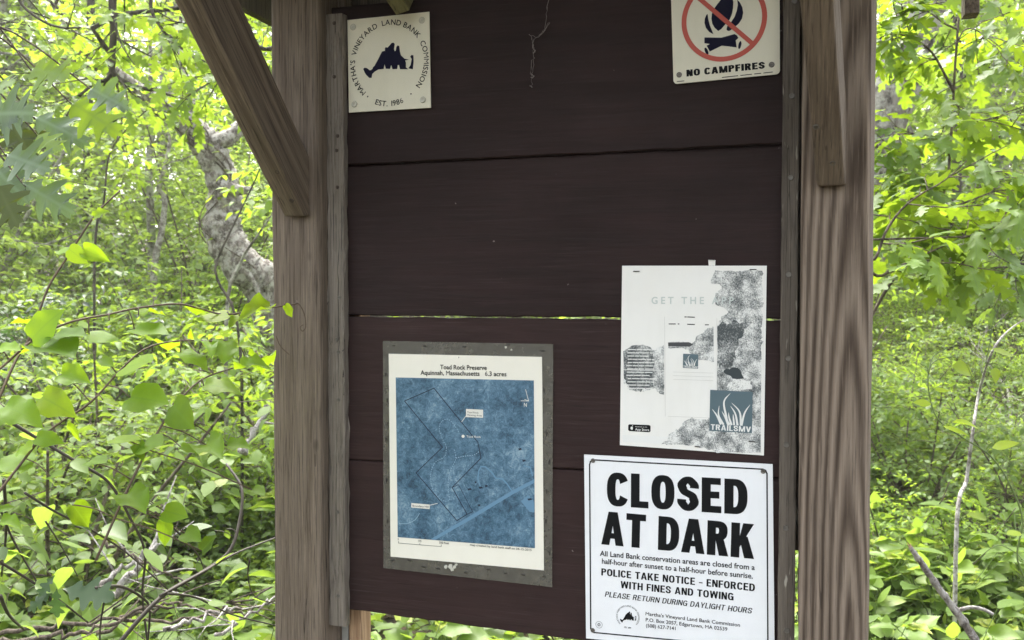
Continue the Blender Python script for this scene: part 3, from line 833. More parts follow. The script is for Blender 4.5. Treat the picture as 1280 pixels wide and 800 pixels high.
def glyph(ch, v, h):
    k = v/0.25                                        # width follows weight a little
    w = 0.52 + 0.42*v
    if ch == 'O': return w+.06, _ring(w+.06, v, h, 0, 360, n=32)
    if ch == 'C': return w+.02, _ring(w+.04, v, h, 28, 332, n=28)
    if ch == 'G': return w+.05, _ring(w+.05, v, h, 30, 350, n=28) + _rect(w*.55, .40, w+.05, .40+h) + _rect(w+.05-v*.8, .0, w+.05, .42)
    if ch == 'L': return w-.10, _rect(0, 0, v, 1) + _rect(v, 0, w-.10, h)
    if ch == 'I': return v, _rect(0, 0, v, 1)
    if ch == 'E': return w-.06, _rect(0, 0, v, 1) + _rect(v, 0, w-.06, h) + _rect(v, 1-h, w-.08, 1) + _rect(v, .51-h/2, w-.12, .51+h/2)
    if ch == 'F': return w-.10, _rect(0, 0, v, 1) + _rect(v, 1-h, w-.10, 1) + _rect(v, .50-h/2, w-.14, .50+h/2)
    if ch == 'D': return w+.03, _rect(0, 0, v, 1) + _rect(v, 1-h, w*.45, 1) + _rect(v, 0, w*.45, h) + _ring((w+.03-w*.45)*2, v, h, -90, 90, 0, 1, w*.45-(w+.03-w*.45), 22)
    if ch in 'PR':
        yb = .44; m_ = w*.5; R = w-.01
        g_ = _rect(0, 0, v, 1) + _rect(v, 1-h, m_, 1) + _rect(v, yb, m_, yb+h) + _ring((R-m_)*2, v, h, -90, 90, yb, 1, m_-(R-m_), 18)
        if ch == 'R': g_ += _para(w-v*.98, w+.03, 0, w*.62-v*.55, w*.62+v*.42, yb+h*.3)
        return (w+.03 if ch == 'R' else R), g_
    if ch == 'A':
        W_ = w+.10; c_ = W_/2; t_ = v*.56
        return W_, _para(0, v*1.0, 0, c_-t_, c_+t_*.5, 1) + _para(W_-v*1.0, W_, 0, c_-t_*.5, c_+t_, 1) + _rect(W_*.26, .20, W_*.74, .20+h*.85)
    if ch == 'T': return w, _rect(w/2-v/2, 0, w/2+v/2, 1-h) + _rect(0, 1-h, w, 1)
    if ch == 'K': return w+.08, _rect(0, 0, v, 1) + _para(w+.08-v*1.15, w+.08, 0, v*.9, v*1.9, .62) + _para(v*.7, v*1.0, .30, w-v*1.05, w+.05, 1)
    if ch == 'S': return w, _sgl(w, v, h)
    if ch == 'N': W_ = w+.03; return W_, _rect(0, 0, v*.92, 1) + _rect(W_-v*.92, 0, W_, 1) + _para(W_-v*1.12, W_-v*.1, 0, v*.1, v*1.12, 1)
    if ch == 'M':
        W_ = w+.24; c_ = W_/2
        return W_, _rect(0, 0, v*.88, 1) + _rect(W_-v*.88, 0, W_, 1) + _para(c_-v*.45, c_+v*.45, 0, v*.1, v*1.05, 1) + _para(c_-v*.45, c_+v*.45, 0, W_-v*1.05, W_-v*.1, 1)
    if ch == 'W':
        W_ = w+.34; q = W_/4
        return W_, _para(q-v*.45, q+v*.45, 0, 0, v*.95, 1) + _para(q-v*.45, q+v*.45, 0, 2*q-v*.42, 2*q+v*.42, 1) + _para(3*q-v*.45, 3*q+v*.45, 0, 2*q-v*.42, 2*q+v*.42, 1) + _para(3*q-v*.45, 3*q+v*.45, 0, W_-v*.95, W_, 1)
    if ch == 'H': W_ = w+.03; return W_, _rect(0, 0, v, 1) + _rect(W_-v, 0, W_, 1) + _rect(v, .5-h/2, W_-v, .5+h/2)
    if ch == 'U': W_ = w+.03; return W_, _rect(0, .35, v, 1) + _rect(W_-v, .35, W_, 1) + _ring(W_, v, h, 180, 360, 0, .7, 0, 20)
    if ch == 'Y': W_ = w+.06; return W_, _rect(W_/2-v/2, 0, W_/2+v/2, .45) + _para(W_/2-v/2, W_/2+v*.4, .40, 0, v*1.08, 1) + _para(W_/2-v*.4, W_/2+v/2, .40, W_-v*1.08, W_, 1)
    if ch == 'V': W_ = w+.08; return W_, _para(W_/2-v*.5, W_/2+v*.5, 0, 0, v*1.05, 1) + _para(W_/2-v*.5, W_/2+v*.5, 0, W_-v*1.05, W_, 1)
    if ch == '-': return .42, _rect(0, .34, .42, .34+h*.8)
    return .26, []
def caps_px(mb, s, p0, p1, cap, y, v=0.24, h=0.18, gap=0.07, shear=0.0):
    a, b = B(*p0)[[0, 2]], B(*p1)[[0, 2]]; ex = unit(b - a); ez = A3([-ex[1], ex[0]]); L = np.linalg.norm(b - a)
    hh = np.linalg.norm(B(p0[0], p0[1] - cap)[[0, 2]] - a)
    x = 0; Q = []
    for ch in s:
        w, qs = glyph(ch, v, h)
        Q += [[(x + u, t) for u, t in q] for q in qs]; x += w + gap
    x -= gap
    for i, q in enumerate(Q):
        vs = []
        for u, t in q:
            p = a + (u / x * L + shear * t * hh) * ex + t * hh * ez
            vs.append((p[0], y - 0.0000015 * (i % 7), p[1]))
        ar = sum(vs[k][0]*vs[(k+1) % 4][2] - vs[(k+1) % 4][0]*vs[k][2] for k in range(4))
        mb.add(vs, [(0, 1, 2, 3) if ar > 0 else (3, 2, 1, 0)])
    return mb

def arc_text(mb, s, ctr, r, a0, a1, size, y, off=0.0, inward=False):
    """lettering round a circle (metres); clockwise from a0 to a1, or along the bottom when inward"""
    H = font_mesh('H', off)[0][:, 1].max(); adv = []
    for ch in s:
        if ch == ' ': adv.append(0.30)
        else: adv.append(font_mesh(ch, off)[0][:, 0].max() + 0.07)
    tot = sum(adv); x = 0
    for ch, ad in zip(s, adv):
        if ch != ' ':
            vs, fs = glyph_of(ch, off); mid = x + ad / 2
            t = math.radians(a0 + (a1 - a0) * mid / tot)
            ax_ = A3([math.sin(t), -math.cos(t)]) if not inward else A3([-math.sin(t), math.cos(t)])
            up = A3([math.cos(t), math.sin(t)]) * (1 if not inward else -1)
            k = size / H; o_ = ctr + A3([math.cos(t), math.sin(t)]) * r
            q = [o_ + ax_ * (p[0] - ad / 2) * k + up * p[1] * k for p in vs]
            mb.add([(p[0], y, p[1]) for p in q], fs)
        x += ad
    return mb

def washer(px, py, r, y, mat, parent, name='screw'):
    p = B(px, py); return screw_mb((p[0], y, p[2]), r, 0.002, 16).build(name, mat, parent)

ISLAND = [(140,465),(150,457),(165,460),(185,475),(200,470),(205,455),(215,445),(240,400),(252,375),(265,350),(285,345),(284,330),(290,320),(300,325),(315,310),(328,294),(340,290),(350,300),
          (345,335),(350,348),(356,345),(360,320),(370,308),(380,316),(384,350),(392,378),(405,392),(418,404),(424,425),(424,455),(440,468),(385,468),(378,440),(370,440),(366,466),(335,468),
          (326,440),(318,466),(290,464),(282,435),(276,466),(240,470),(215,485),(200,500),(196,525),(180,525),(160,505),(150,490)]
ISLE2 = [[(196,468),(204,466),(214,480),(204,495),(194,484)], [(440,462),(455,440),(462,400),(452,385),(462,372),(474,376),(475,420),(470,468)], [(390,374),(415,398),(445,404),(418,410),(395,390)]]

# ---- emblem sign
em = quad_panel('emblem_sign', [(436.5, 26.5), (538.3, 16), (540.3, 135.5), (438.3, 141.5)], -0.0062, 0.002, PLATE, 0.0,
                'small cream square sign with a dark island emblem inside a ring of lettering', 'sign')
mp = Zm(430, 0, 5.333)
mb = flat(MB(), [mp(*p) for p in ISLAND], -0.0066)
for q in ISLE2: flat(mb, [mp(*p) for p in q], -0.00664)
mb.build('emblem', INKN, em)
ctr = B(*mp(312, 424))[[0, 2]]; mb = MB()
arc_text(mb, "MARTHA'S  VINEYARD  LAND BANK  COMMISSION", ctr, 0.0585, 228, -41, 0.0082, -0.0066, 0.012)
arc_text(mb, "EST. 1986", ctr, 0.0675, 248, 292, 0.0082, -0.0066, 0.012, True)
for a in (234, 306):
    p = ctr + 0.0625 * A3([math.cos(math.radians(a)), math.sin(math.radians(a))])
    mb.add([(p[0] + 0.0012*math.cos(t), -0.0066, p[1] + 0.0012*math.sin(t)) for t in np.linspace(0, 2*math.pi, 9)[:-1]], [tuple(range(8))])
mb.build('lettering', INK, em)
M_CLEAR = plain('screw_cover', (0.55, 0.55, 0.46), 0.25, 0.6)
for q in ((73, 188), (530, 142), (82, 700), (536, 670)): washer(*mp(*q), 0.0052, -0.0064, M_CLEAR, em)

# ---- no campfires sign (its top edge is above the picture)
mc = Zm(830, 0, 6.667)
nc = quad_panel('campfire_sign', [(838.3, -42), (974.5, -53), (975, 93.5), (842.5, 106)], -0.0052, 0.002, PLATE, 0.0055,
                'cream sign with a black campfire crossed out by a red ring and slash', 'sign')
C0 = B(*mc(501, 170)); ctr = C0[[0, 2]]; R0 = np.linalg.norm(B(*mc(856, 150))[[0, 2]] - B(*mc(146, 190))[[0, 2]]) / 2
t0 = 0.0068
mb = MB(); n = 72
vs = [(ctr[0] + r_ * math.cos(2*math.pi*k/n), -0.0058, ctr[1] + r_ * math.sin(2*math.pi*k/n)) for r_ in (R0, R0 - t0) for k in range(n)]
mb.add(vs, [(k, n+k, n+(k+1) % n, (k+1) % n) for k in range(n)])
a = math.radians(-43); d = A3([math.cos(a), math.sin(a)]); nn = A3([-d[1], d[0]]) * t0 * 0.46; e = R0 - t0 * 0.8
q = [ctr - d*e - nn, ctr + d*e - nn, ctr + d*e + nn, ctr - d*e + nn]
mb.add([(p[0], -0.00583, p[1]) for p in q], [(0, 1, 2, 3)])
mb.build('prohibition_ring', INKR, nc)
mb = MB(); yk = -0.0055
flat(mb, [mc(*p) for p in ((455, 267), (425, 240), (405, 205), (398, 165), (402, 125), (425, 75), (450, 40), (490, -10), (520, -60), (535, -110), (560, -70), (572, -20), (580, 30), (577, 80), (567, 130), (550, 170), (510, 215), (480, 250))], yk)
flat(mb, [mc(*p) for p in ((415, 293), (380, 275), (352, 240), (341, 200), (343, 165), (355, 135), (366, 125), (372, 170), (385, 220), (402, 262))], yk)
flat(mb, [mc(*p) for p in ((523, 255), (530, 225), (560, 195), (590, 150), (608, 100), (617, 50), (612, 5), (635, 30), (655, 70), (662, 115), (652, 165), (625, 205), (590, 235), (550, 265), (535, 266))], yk)
flat(mb, [mc(*p) for p in ((340, 320), (480, 322), (590, 292), (612, 305), (622, 325), (600, 345), (608, 403), (485, 388), (385, 437), (370, 410), (358, 388), (385, 375), (340, 368))], yk)
for cx, cy, w, h, tl in ((634, 383, 12, 34, 12), (357, 434, 13, 32, -22)):
    flat(mb, [mc(cx + w*math.cos(t)*math.cos(math.radians(tl)) - h*math.sin(t)*math.sin(math.radians(tl)), cy + w*math.cos(t)*math.sin(math.radians(tl)) + h*math.sin(t)*math.cos(math.radians(tl))) for t in np.linspace(0, 2*math.pi, 17)[:-1]], yk)
mb.build('campfire_symbol', INKN, nc)
mb = caps_px(MB(), 'NO CAMPFIRES', mc(192, 645), mc(842, 578), 8.4, -0.0056, 0.27, 0.2, 0.09)
for k in range(22):                                   # maker's line, too small to read
    if k in (7, 13, 17): continue
    stroke(mb, [mc(488 + 19.2*k, 652 - 2.05*k), mc(488 + 19.2*k + 13, 652 - 2.05*k - 1.4)], 0.0011, -0.0056)
for k in range(5): stroke(mb, [mc(114 + 12*k, 686 - k), mc(114 + 12*k + 8, 685 - k)], 0.0010, -0.0056)
mb.build('lettering', INK, nc)
for q in ((130, 630), (898, 546)): washer(*mc(*q), 0.0040, -0.0054, m_screw, nc)

# ---- closing sign
cs_ = quad_panel('closing_sign', [(731, 567.5), (966, 579.5), (968.5, 818), (733.5, 796.5)], -0.0052, 0.002, PLATEW, 0.0,
                 'large white square sign with heavy black CLOSED AT DARK lettering and black border', 'sign')
m1 = Zm(720, 555, 6.4); m2 = Zm(860, 555, 6.4); m3 = Zm(720, 675, 6.4); m4 = Zm(860, 675, 6.4)
yk = -0.0056
bt = [m1(150, 122), m2(600, 196), m2(622, 206), m2(633, 232), m4(640, 800), (959.8, 806), (957, 809)]
bb = [m3(150, 730), m3(130, 718), m3(124, 700), m1(115, 160), m1(122, 136), m1(150, 122)]
mb = stroke(MB(), bt + bb, 0.0019, yk)
mb.build('border', INK, cs_)
mb = caps_px(MB(), 'CLOSED', (759.5, 631.2), (934.5, 642.5), 42.0, yk, 0.262, 0.195, 0.085)
caps_px(mb, 'AT DARK', (752.5, 679.2), (942.8, 697.5), 41.5, yk, 0.262, 0.195, 0.07)
mb.build('heading', INK, cs_)
mb = text_px(MB(), 'All Land Bank conservation areas are closed from a', m3(198, 118), m4(536, 232), 6.3, yk, 0.016)
text_px(mb, 'half-hour after sunset to a half-hour before sunrise.', m3(210, 180), m4(522, 300), 6.3, yk, 0.016)
caps_px(mb, 'POLICE TAKE NOTICE - ENFORCED', m3(208, 274), m4(536, 401), 8.8, yk, 0.205, 0.16, 0.10)
caps_px(mb, 'WITH FINES AND TOWING', m3(362, 375), m4(366, 474), 8.8, yk, 0.205, 0.16, 0.10)
caps_px(mb, 'PLEASE RETURN DURING DAYLIGHT HOURS', m3(236, 444), m4(508, 578), 6.6, yk, 0.15, 0.13, 0.11, 0.2)
text_px(mb, "Martha's Vineyard Land Bank Commission", m3(558, 592), m4(420, 684), 4.2, yk, 0.012)
text_px(mb, 'P.O. Box 2057, Edgartown, MA 02539', m3(560, 640), m4(318, 717), 4.2, yk, 0.012)
text_px(mb, '(508) 627-7141', m3(562, 686), m3(808, 712), 4.2, yk, 0.012)
mb.build('lettering', INK, cs_)
# its small round emblem and recycling mark
mb = MB(); k_ = 0.37
iso = lambda x, y: m3(422 + (x - 308) * k_ * 1.05, 612 + (y - 420) * k_ * 1.05 + (x - 308) * 0.03)
flat(mb, [iso(*p) for p in ISLAND], yk)
for q in ISLE2: flat(mb, [iso(*p) for p in q], yk - 0.00004)
ctr = B(*m3(420, 605))[[0, 2]]
arc_text(mb, "MARTHA'S VINEYARD LAND BANK COMMISSION", ctr, 0.0152, 226, -40, 0.0022, yk, 0.01)
arc_text(mb, "EST. 1986", ctr, 0.0174, 252, 288, 0.0022, yk, 0.01, True)
mb.build('emblem', INK, cs_)
mb = MB(); p0 = B(*m3(190, 668))[[0, 2]]
for k in range(24):
    a0, a1 = 2*math.pi*k/24, 2*math.pi*(k+1)/24
    mb.add([(p0[0]+r_*math.cos(a_), yk, p0[1]+r_*math.sin(a_)) for r_, a_ in ((.0052, a0), (.0052, a1), (.0048, a1), (.0048, a0))], [(0, 1, 2, 3)])
for k in range(3):
    t = math.radians(90 + 120*k); u = math.radians(90 + 120*(k+1)); a, b = p0 + .003*A3([math.cos(t), math.sin(t)]), p0 + .003*A3([math.cos(u), math.sin(u)])
    d = b - a; a2, b2 = a + d*.16, b - d*.16; n_ = unit(A3([-d[1], d[0]]))*.00045
    mb.add([(p[0], yk - 0.00003, p[1]) for p in (a2-n_, b2-n_, b2+n_, a2+n_)], [(3, 2, 1, 0)])
mb.build('recycling_mark', INK, cs_)
for q in (m1(142, 128), m2(602, 214), m3(140, 712)): washer(*q, 0.0034, -0.0056, m_screw, cs_)

# ---- laminated trail map
m_lam, nt, bs, out = mat_new('cloudy_laminate')
v = coords(nt); n1 = noise(nt, v, 26.0, 5, 0.6); n2 = noise(nt, v, 90.0, 4, 0.7)
nt.links.new(ramp(nt, n2, [(0.35, (0.11, 0.105, 0.085)), (0.70, (0.165, 0.16, 0.138))]), bs.inputs['Base Color'])
bs.inputs['Roughness'].default_value = 0.32
nt.links.new(ramp(nt, n1, [(0.3, 0.52), (0.75, 0.80)]), bs.inputs['Alpha'])
bump(nt, bs, n1, 0.5, 0.004)
tm = quad_panel('trail_map', [(479.3, 426), (692, 430), (690.5, 733.5), (480, 709.5)], -0.0022, 0.0006, m_lam, 0.0,
                'laminated paper trail map with a blue aerial photo, stapled along every edge', 'map')
pg = quad_panel('page', [(487, 442), (678.2, 445.9), (680.6, 712.2), (489.4, 695)], -0.0036, 0.0006, PAPER); pg.location = tuple(ORG[pg.name] - ORG[tm.name]); pg.parent = tm
r4 = Zm(480, 430, 6.095); r5 = Zm(480, 560, 5.0)
m_aer, nt, bs, _ = mat_new('aerial_photo')
v = coords(nt)
n1, n2, n3 = noise(nt, v, 18.0, 4, 0.6), noise(nt, v, 110.0, 6, 0.75, 1.0), noise(nt, v, 520.0, 4, 0.75)
t = math_n(nt, 'ADD', math_n(nt, 'MULTIPLY', n1, 0.55), math_n(nt, 'ADD', math_n(nt, 'MULTIPLY', n2, 0.6), math_n(nt, 'MULTIPLY', n3, 0.35)))
nt.links.new(ramp(nt, t, [(0.60, (0.014, 0.045, 0.078)), (0.72, (0.05, 0.125, 0.20)), (0.82, (0.11, 0.215, 0.31)), (0.93, (0.28, 0.41, 0.49))]), bs.inputs['Base Color'])
bs.inputs['Roughness'].default_value = 0.4
q = [r4(97, 253), r4(1147, 276), r5(948, 622), r5(92, 553)]
ap = flat(MB(), q, -0.0040).build('aerial_photo', m_aer, tm)
ya = -0.0042
ROAD = plain('ink_road', (0.125, 0.255, 0.385), 0.5); PALE = plain('ink_pale_blue', (0.30, 0.46, 0.59), 0.5); MINK = plain('ink_map_navy', (0.006, 0.016, 0.04), 0.5)
mb = flat(MB(), [r5(*p) for p in ((296, 566), (525, 432), (800, 266), (945, 190), (945, 214), (815, 283), (555, 440), (325, 571))], ya)
stroke(mb, [r5(*p) for p in ((803, 262), (775, 222), (745, 190), (705, 186), (680, 150), (640, 115), (612, 112), (598, 140), (592, 190), (606, 232))], 0.0022, ya - .00004)
stroke(mb, [r5(*p) for p in ((932, 168), (918, 118), (880, 108))], 0.0020, ya - .00004)
flat(mb, [r5(*p) for p in ((862, 330), (905, 290), (945, 340), (945, 400), (915, 395))], ya - .00008)
mb.build('road', ROAD, tm)
mb = MB()
def dashes(mb, pxs, w, y, on=0.0022, off=0.0016):
    P = spline([(*p, 0) for p in pxs], 10)[:, :2]
    Wp = A3([B(*p)[[0, 2]] for p in P]); s_ = np.concatenate([[0], np.cumsum(np.linalg.norm(np.diff(Wp, axis=0), axis=1))])
    d = 0
    while d + on < s_[-1]:
        a = A3([np.interp(d, s_, Wp[:, k]) for k in (0, 1)]); b = A3([np.interp(d + on, s_, Wp[:, k]) for k in (0, 1)])
        t_ = unit(b - a); n_ = A3([-t_[1], t_[0]]) * w / 2
        mb.add([(a[0]-n_[0], y, a[1]-n_[1]), (b[0]-n_[0], y, b[1]-n_[1]), (b[0]+n_[0], y, b[1]+n_[1]), (a[0]+n_[0], y, a[1]+n_[1])], [(0, 1, 2, 3)])
        d += on + off
    return mb
dashes(mb, [r4(485, 785), r5(385, 50), r5(328, 85), r5(300, 150), r5(305, 235), r5(345, 305), r5(385, 328), r5(415, 318), r5(408, 250), r5(412, 170), r5(440, 100), r5(455, 60), r4(540, 785)], 0.0007, ya - .0001)
dashes(mb, [r4(485, 785), r4(450, 715), r4(428, 640), r4(445, 590), r4(490, 570), r4(535, 605), r4(580, 672)], 0.0007, ya - .0001)
dashes(mb, [r5(455, 60), r5(510, 48), r5(570, 40), r5(605, 15)], 0.0009, ya - .0001)
dashes(mb, [r5(100, 468), r5(150, 468), r5(200, 445), r5(235, 395)], 0.0009, ya - .0001, 0.003, 0.0006)
mb.build('trail_line', PALE, tm)
mb = stroke(MB(), [r4(165, 432), r4(388, 335), r4(595, 590), r4(722, 745), r5(612, 60), r5(432, 243), r5(525, 410), r5(462, 450), r5(207, 152), (554.3, 558.5)], 0.0013, ya - .0002, True)
stroke(mb, [r5(432, 243), r5(472, 226), r5(560, 395), r5(525, 410)], 0.0008, ya - .00024)
for x, y_, w in ((540, 255, 14), (610, 245, 13), (645, 235, 10), (855, 5, 12), (915, 318, 15), (578, 212, 6), (600, 355, 8), (880, 77, 12)):
    flat(mb, [r5(x-w, y_-5), r5(x+w*.6, y_-8), r5(x+w, y_+2), r5(x-w*.5, y_+7)], ya - .0001)
mb.build('boundary_line', MINK, tm)
mb = flat(MB(), [r4(632, 492), r4(762, 498), r4(762, 560), r4(632, 554)], ya - .0003)
flat(mb, [r5(178, 340), r5(292, 350), r5(292, 378), r5(177, 368)], ya - .0003)
stroke(mb, [r4(634, 542), r4(600, 590)], 0.0008, ya - .0003); stroke(mb, [r5(292, 354), r5(340, 342)], 0.0008, ya - .0003)
flat(mb, [r4(610 + 12*math.cos(t_), 700 + 12*math.sin(t_)) for t_ in np.linspace(0, 2*math.pi, 13)[:-1]], ya - .0003)
stroke(mb, [r4(1085, 345), r4(1108, 432), r4(1050, 430)], 0.0008, ya - .0003); stroke(mb, [r4(1108, 432), r4(1078, 420)], 0.0008, ya - .00032)
text_px(mb, 'N', r4(1070, 474), r4(1096, 476), 4.6, ya - .0003, 0.01)
text_px(mb, 'Toad Rock', r4(635, 708), r4(745, 712), 2.4, ya - .0003, 0.005)
mb.build('map_callout', plain('ink_callout', (0.72, 0.72, 0.66), 0.5), tm)
mb = text_px(MB(), 'Toad Rock Preserve', r4(435, 190), r4(790, 196), 5.4, ya, 0.016)
text_px(mb, 'Aquinnah, Massachusetts   6.3 acres', r4(287, 232), r4(940, 244), 5.4, ya, 0.016)
text_px(mb, 'map created by land bank staff on 04-15-2015', r5(542, 606), r5(928, 640), 2.6, ya, 0.008)
text_px(mb, '0', r5(93, 572), r5(99, 572), 2.3, ya, 0.01); text_px(mb, '175', r5(218, 582), r5(240, 584), 2.3, ya, 0.01); text_px(mb, '350 Feet', r5(350, 592), r5(412, 597), 2.4, ya, 0.01)
text_px(mb, 'Toad Rock', r4(641, 523), r4(728, 527), 2.0, ya - .0005, 0.005); text_px(mb, 'Viewing Area', r4(641, 543), r4(752, 549), 2.0, ya - .0005, 0.005)
text_px(mb, 'Boundary Hill', r5(184, 362), r5(286, 370), 2.4, ya - .0005, 0.005)
stroke(mb, [r5(97, 578), r5(97, 590), r5(230, 601), r5(364, 612), r5(364, 600)], 0.0006, ya); stroke(mb, [r5(230, 592), r5(230, 601)], 0.0006, ya)
stroke(mb, [r4(577, 97), r4(576, 105)], 0.0008, ya)
mb.build('lettering', INK, tm)
M_STAP = plain('staple_dark', (0.02, 0.018, 0.016), 0.5, 0.5, 0.3)
def staple(px, py, y, parent, rot=0.0, L=0.0075, mat=None):
    p = B(px, py); c, s_ = math.cos(rot), math.sin(rot); M_ = Matrix.Translation((p[0], y, p[2])) @ Matrix.Rotation(-rot, 4, 'Y')
    mb = MB().box((-L/2, -0.0008, -0.00065), (L/2, 0.0004, 0.00065), M_)
    mb.box((-L/2, -0.0006, -0.0006), (-L/2 + .0008, 0.0020, 0.0006), M_).box((L/2 - .0008, -0.0006, -0.0006), (L/2, 0.0020, 0.0006), M_)
    return mb.build('staple', mat or M_STAP, parent)
for q, r_ in (((493.5, 432), 0), ((531.5, 432.5), 0), ((581.5, 433), 0), ((636, 431), .05), ((679, 438.5), 0), ((483, 468), 1.5), ((485, 500), 1.6), ((485.5, 529), 1.5), ((483.5, 549), 1.55), ((484, 600), 1.6),
              ((485, 651), 1.5), ((680.5, 487), 1.55), ((684, 541), 1.6), ((687, 577), 1.5), ((684, 614), 1.6), ((683, 651), 1.55), ((687.5, 691), 1.6), ((492, 700), -.1), ((513, 700), -.1), ((530, 708), -.1),
              ((548, 710), -.1), ((583, 715), -.12), ((611, 711), -.12), ((633, 716), -.1), ((655, 718), -.15), ((681, 720), -.1)):
    staple(*q, -0.0028, tm, r_ if r_ < 1 else r_ + 0.02, 0.0062)
STAIN = plain('paper_scrap_stain', (0.50, 0.50, 0.44), 0.8)
mb = MB()
for cx, cy, w in ((558, 708, 2.6), (564, 707, 3.4), (569, 708, 2.2), (571, 705, 1.8), (566, 711, 2.4), (633, 434, 1.6), (640, 437, 1.2)):
    flat(mb, [(cx + w*math.cos(t_)*(.7+.5*rng.random()), cy + w*math.sin(t_)*(.7+.5*rng.random())) for t_ in np.linspace(0, 2*math.pi, 10)[:-1]], -0.0030 - .00002*len(mb.f))
mb.build('glue_stain', STAIN, tm)

# ---- poster
po = quad_panel('poster', [(778.1, 332.2), (958.6, 332.2), (955, 569), (775.3, 556)], -0.0030, 0.0006, POSTER, 0.0,
                'faded black and white paper poster with a dark square grass logo, above the CLOSED sign', 'poster')
zA = Zm(770, 320, 6.15); zB = Zm(870, 320, 6.15); zC = Zm(770, 440, 5.71); zD = Zm(870, 440, 5.71); z7 = Zm(750, 310, 2.857)
def print_mat(name, scale, lo, hi, dark=(0.045, 0.058, 0.062), patch=0.0):
    m, nt, bs, _ = mat_new(name)
    v = coords(nt); n1 = noise(nt, v, scale, 6, 0.78, 0.4); n2 = noise(nt, v, scale * 0.09, 4, 0.6)
    n1b = math_n(nt, 'ADD', n1, math_n(nt, 'MULTIPLY', math_n(nt, 'SUBTRACT', n2, 0.5), patch))
    nt.links.new(ramp(nt, n1b, [(lo, dark), ((lo + hi) / 2, (0.28, 0.30, 0.30)), (hi, (0.76, 0.78, 0.76))]), bs.inputs['Base Color'])
    bs.inputs['Roughness'].default_value = 0.5
    return m
P_TREE = print_mat('print_foliage', 620.0, 0.34, 0.60, patch=0.75); P_LIGHT = print_mat('print_pale_foliage', 520.0, 0.30, 0.50, patch=0.5); P_DARK = print_mat('print_dark_foliage', 420.0, 0.46, 0.72, patch=0.6)
P_GREY = print_mat('print_fade', 60.0, 0.05, 0.42, (0.55, 0.57, 0.56), patch=0.6)
yp = -0.0033
mb = flat(MB(), jag([zB(*p) for p in ((100, 215), (110, 180), (128, 140), (150, 112), (300, 116), (512, 108))] + [zD(468, 0), zD(462, 715)] + [zC(735, 715), zC(560, 668), zC(330, 652), zC(395, 590), zC(450, 545), zC(500, 490), zC(545, 465)]
          + [zD(10, 478), zD(100, 480), zD(152, 400)] + [zB(165, 800), zB(163, 520), zB(200, 470), zB(250, 430), zB(215, 400), zB(150, 370), zB(150, 300), zB(205, 230), zB(160, 215)]), yp)
mb.build('photo_print', P_TREE, po)
mb = flat(MB(), jag([zB(*p) for p in ((165, 540), (205, 510), (240, 530), (290, 495), (345, 520), (390, 500), (405, 530), (375, 575), (360, 620), (325, 640), (335, 690), (300, 730), (305, 790))] + [zD(255, 30), zD(275, 70), zD(250, 110), zD(215, 130), zD(190, 110), zD(165, 120), zD(160, 0)]), yp - .0001)
mb.build('photo_print', P_DARK, po)
mb = flat(MB(), [zD(196, 135), zD(215, 118), zD(240, 122), zD(262, 108), zD(300, 112), zD(322, 135), zD(328, 160), zD(346, 188), zD(300, 192), zD(262, 188), zD(250, 170), zD(225, 160), zD(205, 150)], yp - .0002)
mb.build('photo_print', plain('print_shadow', (0.03, 0.042, 0.048), 0.5), po)
mb = flat(MB(), jag([zD(215, 235), zD(300, 195), zD(385, 210), zD(400, 262), zD(300, 268), zD(220, 250)]), yp - .0002)
mb.build('photo_print', P_LIGHT, po)
mb = flat(MB(), jag([z7(*p) for p in ((85, 376), (100, 356), (122, 347), (155, 345), (180, 354), (197, 366), (212, 352), (229, 345), (230, 524), (218, 521), (200, 500), (188, 498), (170, 510), (140, 514), (110, 505), (92, 488), (86, 470))]), yp)
mb.build('photo_print', P_TREE, po)
mb = flat(MB(), jag([z7(*p) for p in ((86, 385), (110, 352), (150, 348), (188, 368), (192, 420), (190, 490), (150, 508), (112, 500), (87, 465))]), yp - .0001)
mb.build('photo_print', P_DARK, po)
mb = MB()
for i, yy in enumerate(np.arange(362, 508, 11.5)):
    x = 97 + rng.integers(0, 8); 
    while x < 188 - (18 if i % 3 == 2 else 0):
        w = 8 + 22 * rng.random(); stroke(mb, [z7(x, yy + (x - 97) * .01), z7(min(x + w, 194), yy + (x + w - 97) * .01)], 0.0014, yp - .0003); x += w + 5
stroke(mb, [z7(86, 434), z7(230, 438)], 0.0009, yp - .00034)
mb.build('lettering', INKW, po)
mb = flat(MB(), jag([z7(*p) for p in ((244, 336), (300, 334), (330, 338), (345, 318), (368, 300), (388, 285), (406, 279), (408, 406), (372, 402), (345, 398), (330, 380), (318, 362), (300, 356), (245, 358))]), yp)
mb.build('photo_print', P_TREE, po)
mb = flat(MB(), [z7(244, 337), z7(318, 336), z7(335, 344), z7(320, 352), z7(245, 350)], yp - .0001)
mb.build('photo_print', plain('print_lakeshore', (0.05, 0.055, 0.06), 0.5), po)
mb = MB()                                             # fold and panel outlines, faint
for a, b in ((z7(232, 245), z7(234, 600)), (z7(418, 250), z7(420, 500)), (z7(245, 600), z7(395, 606)), (z7(262, 442), z7(405, 446)), (z7(262, 455), z7(405, 460)), (z7(262, 468), z7(405, 473))):
    stroke(mb, [a, b], 0.0005, yp)
mb.build('panel_line', plain('print_grey_line', (0.55, 0.56, 0.53), 0.5), po)
mb = flat(MB(), [zC(50, 590), zC(380, 604), zC(330, 650), zC(50, 640)], yp + .0001); mb.build('photo_print', P_GREY, po)
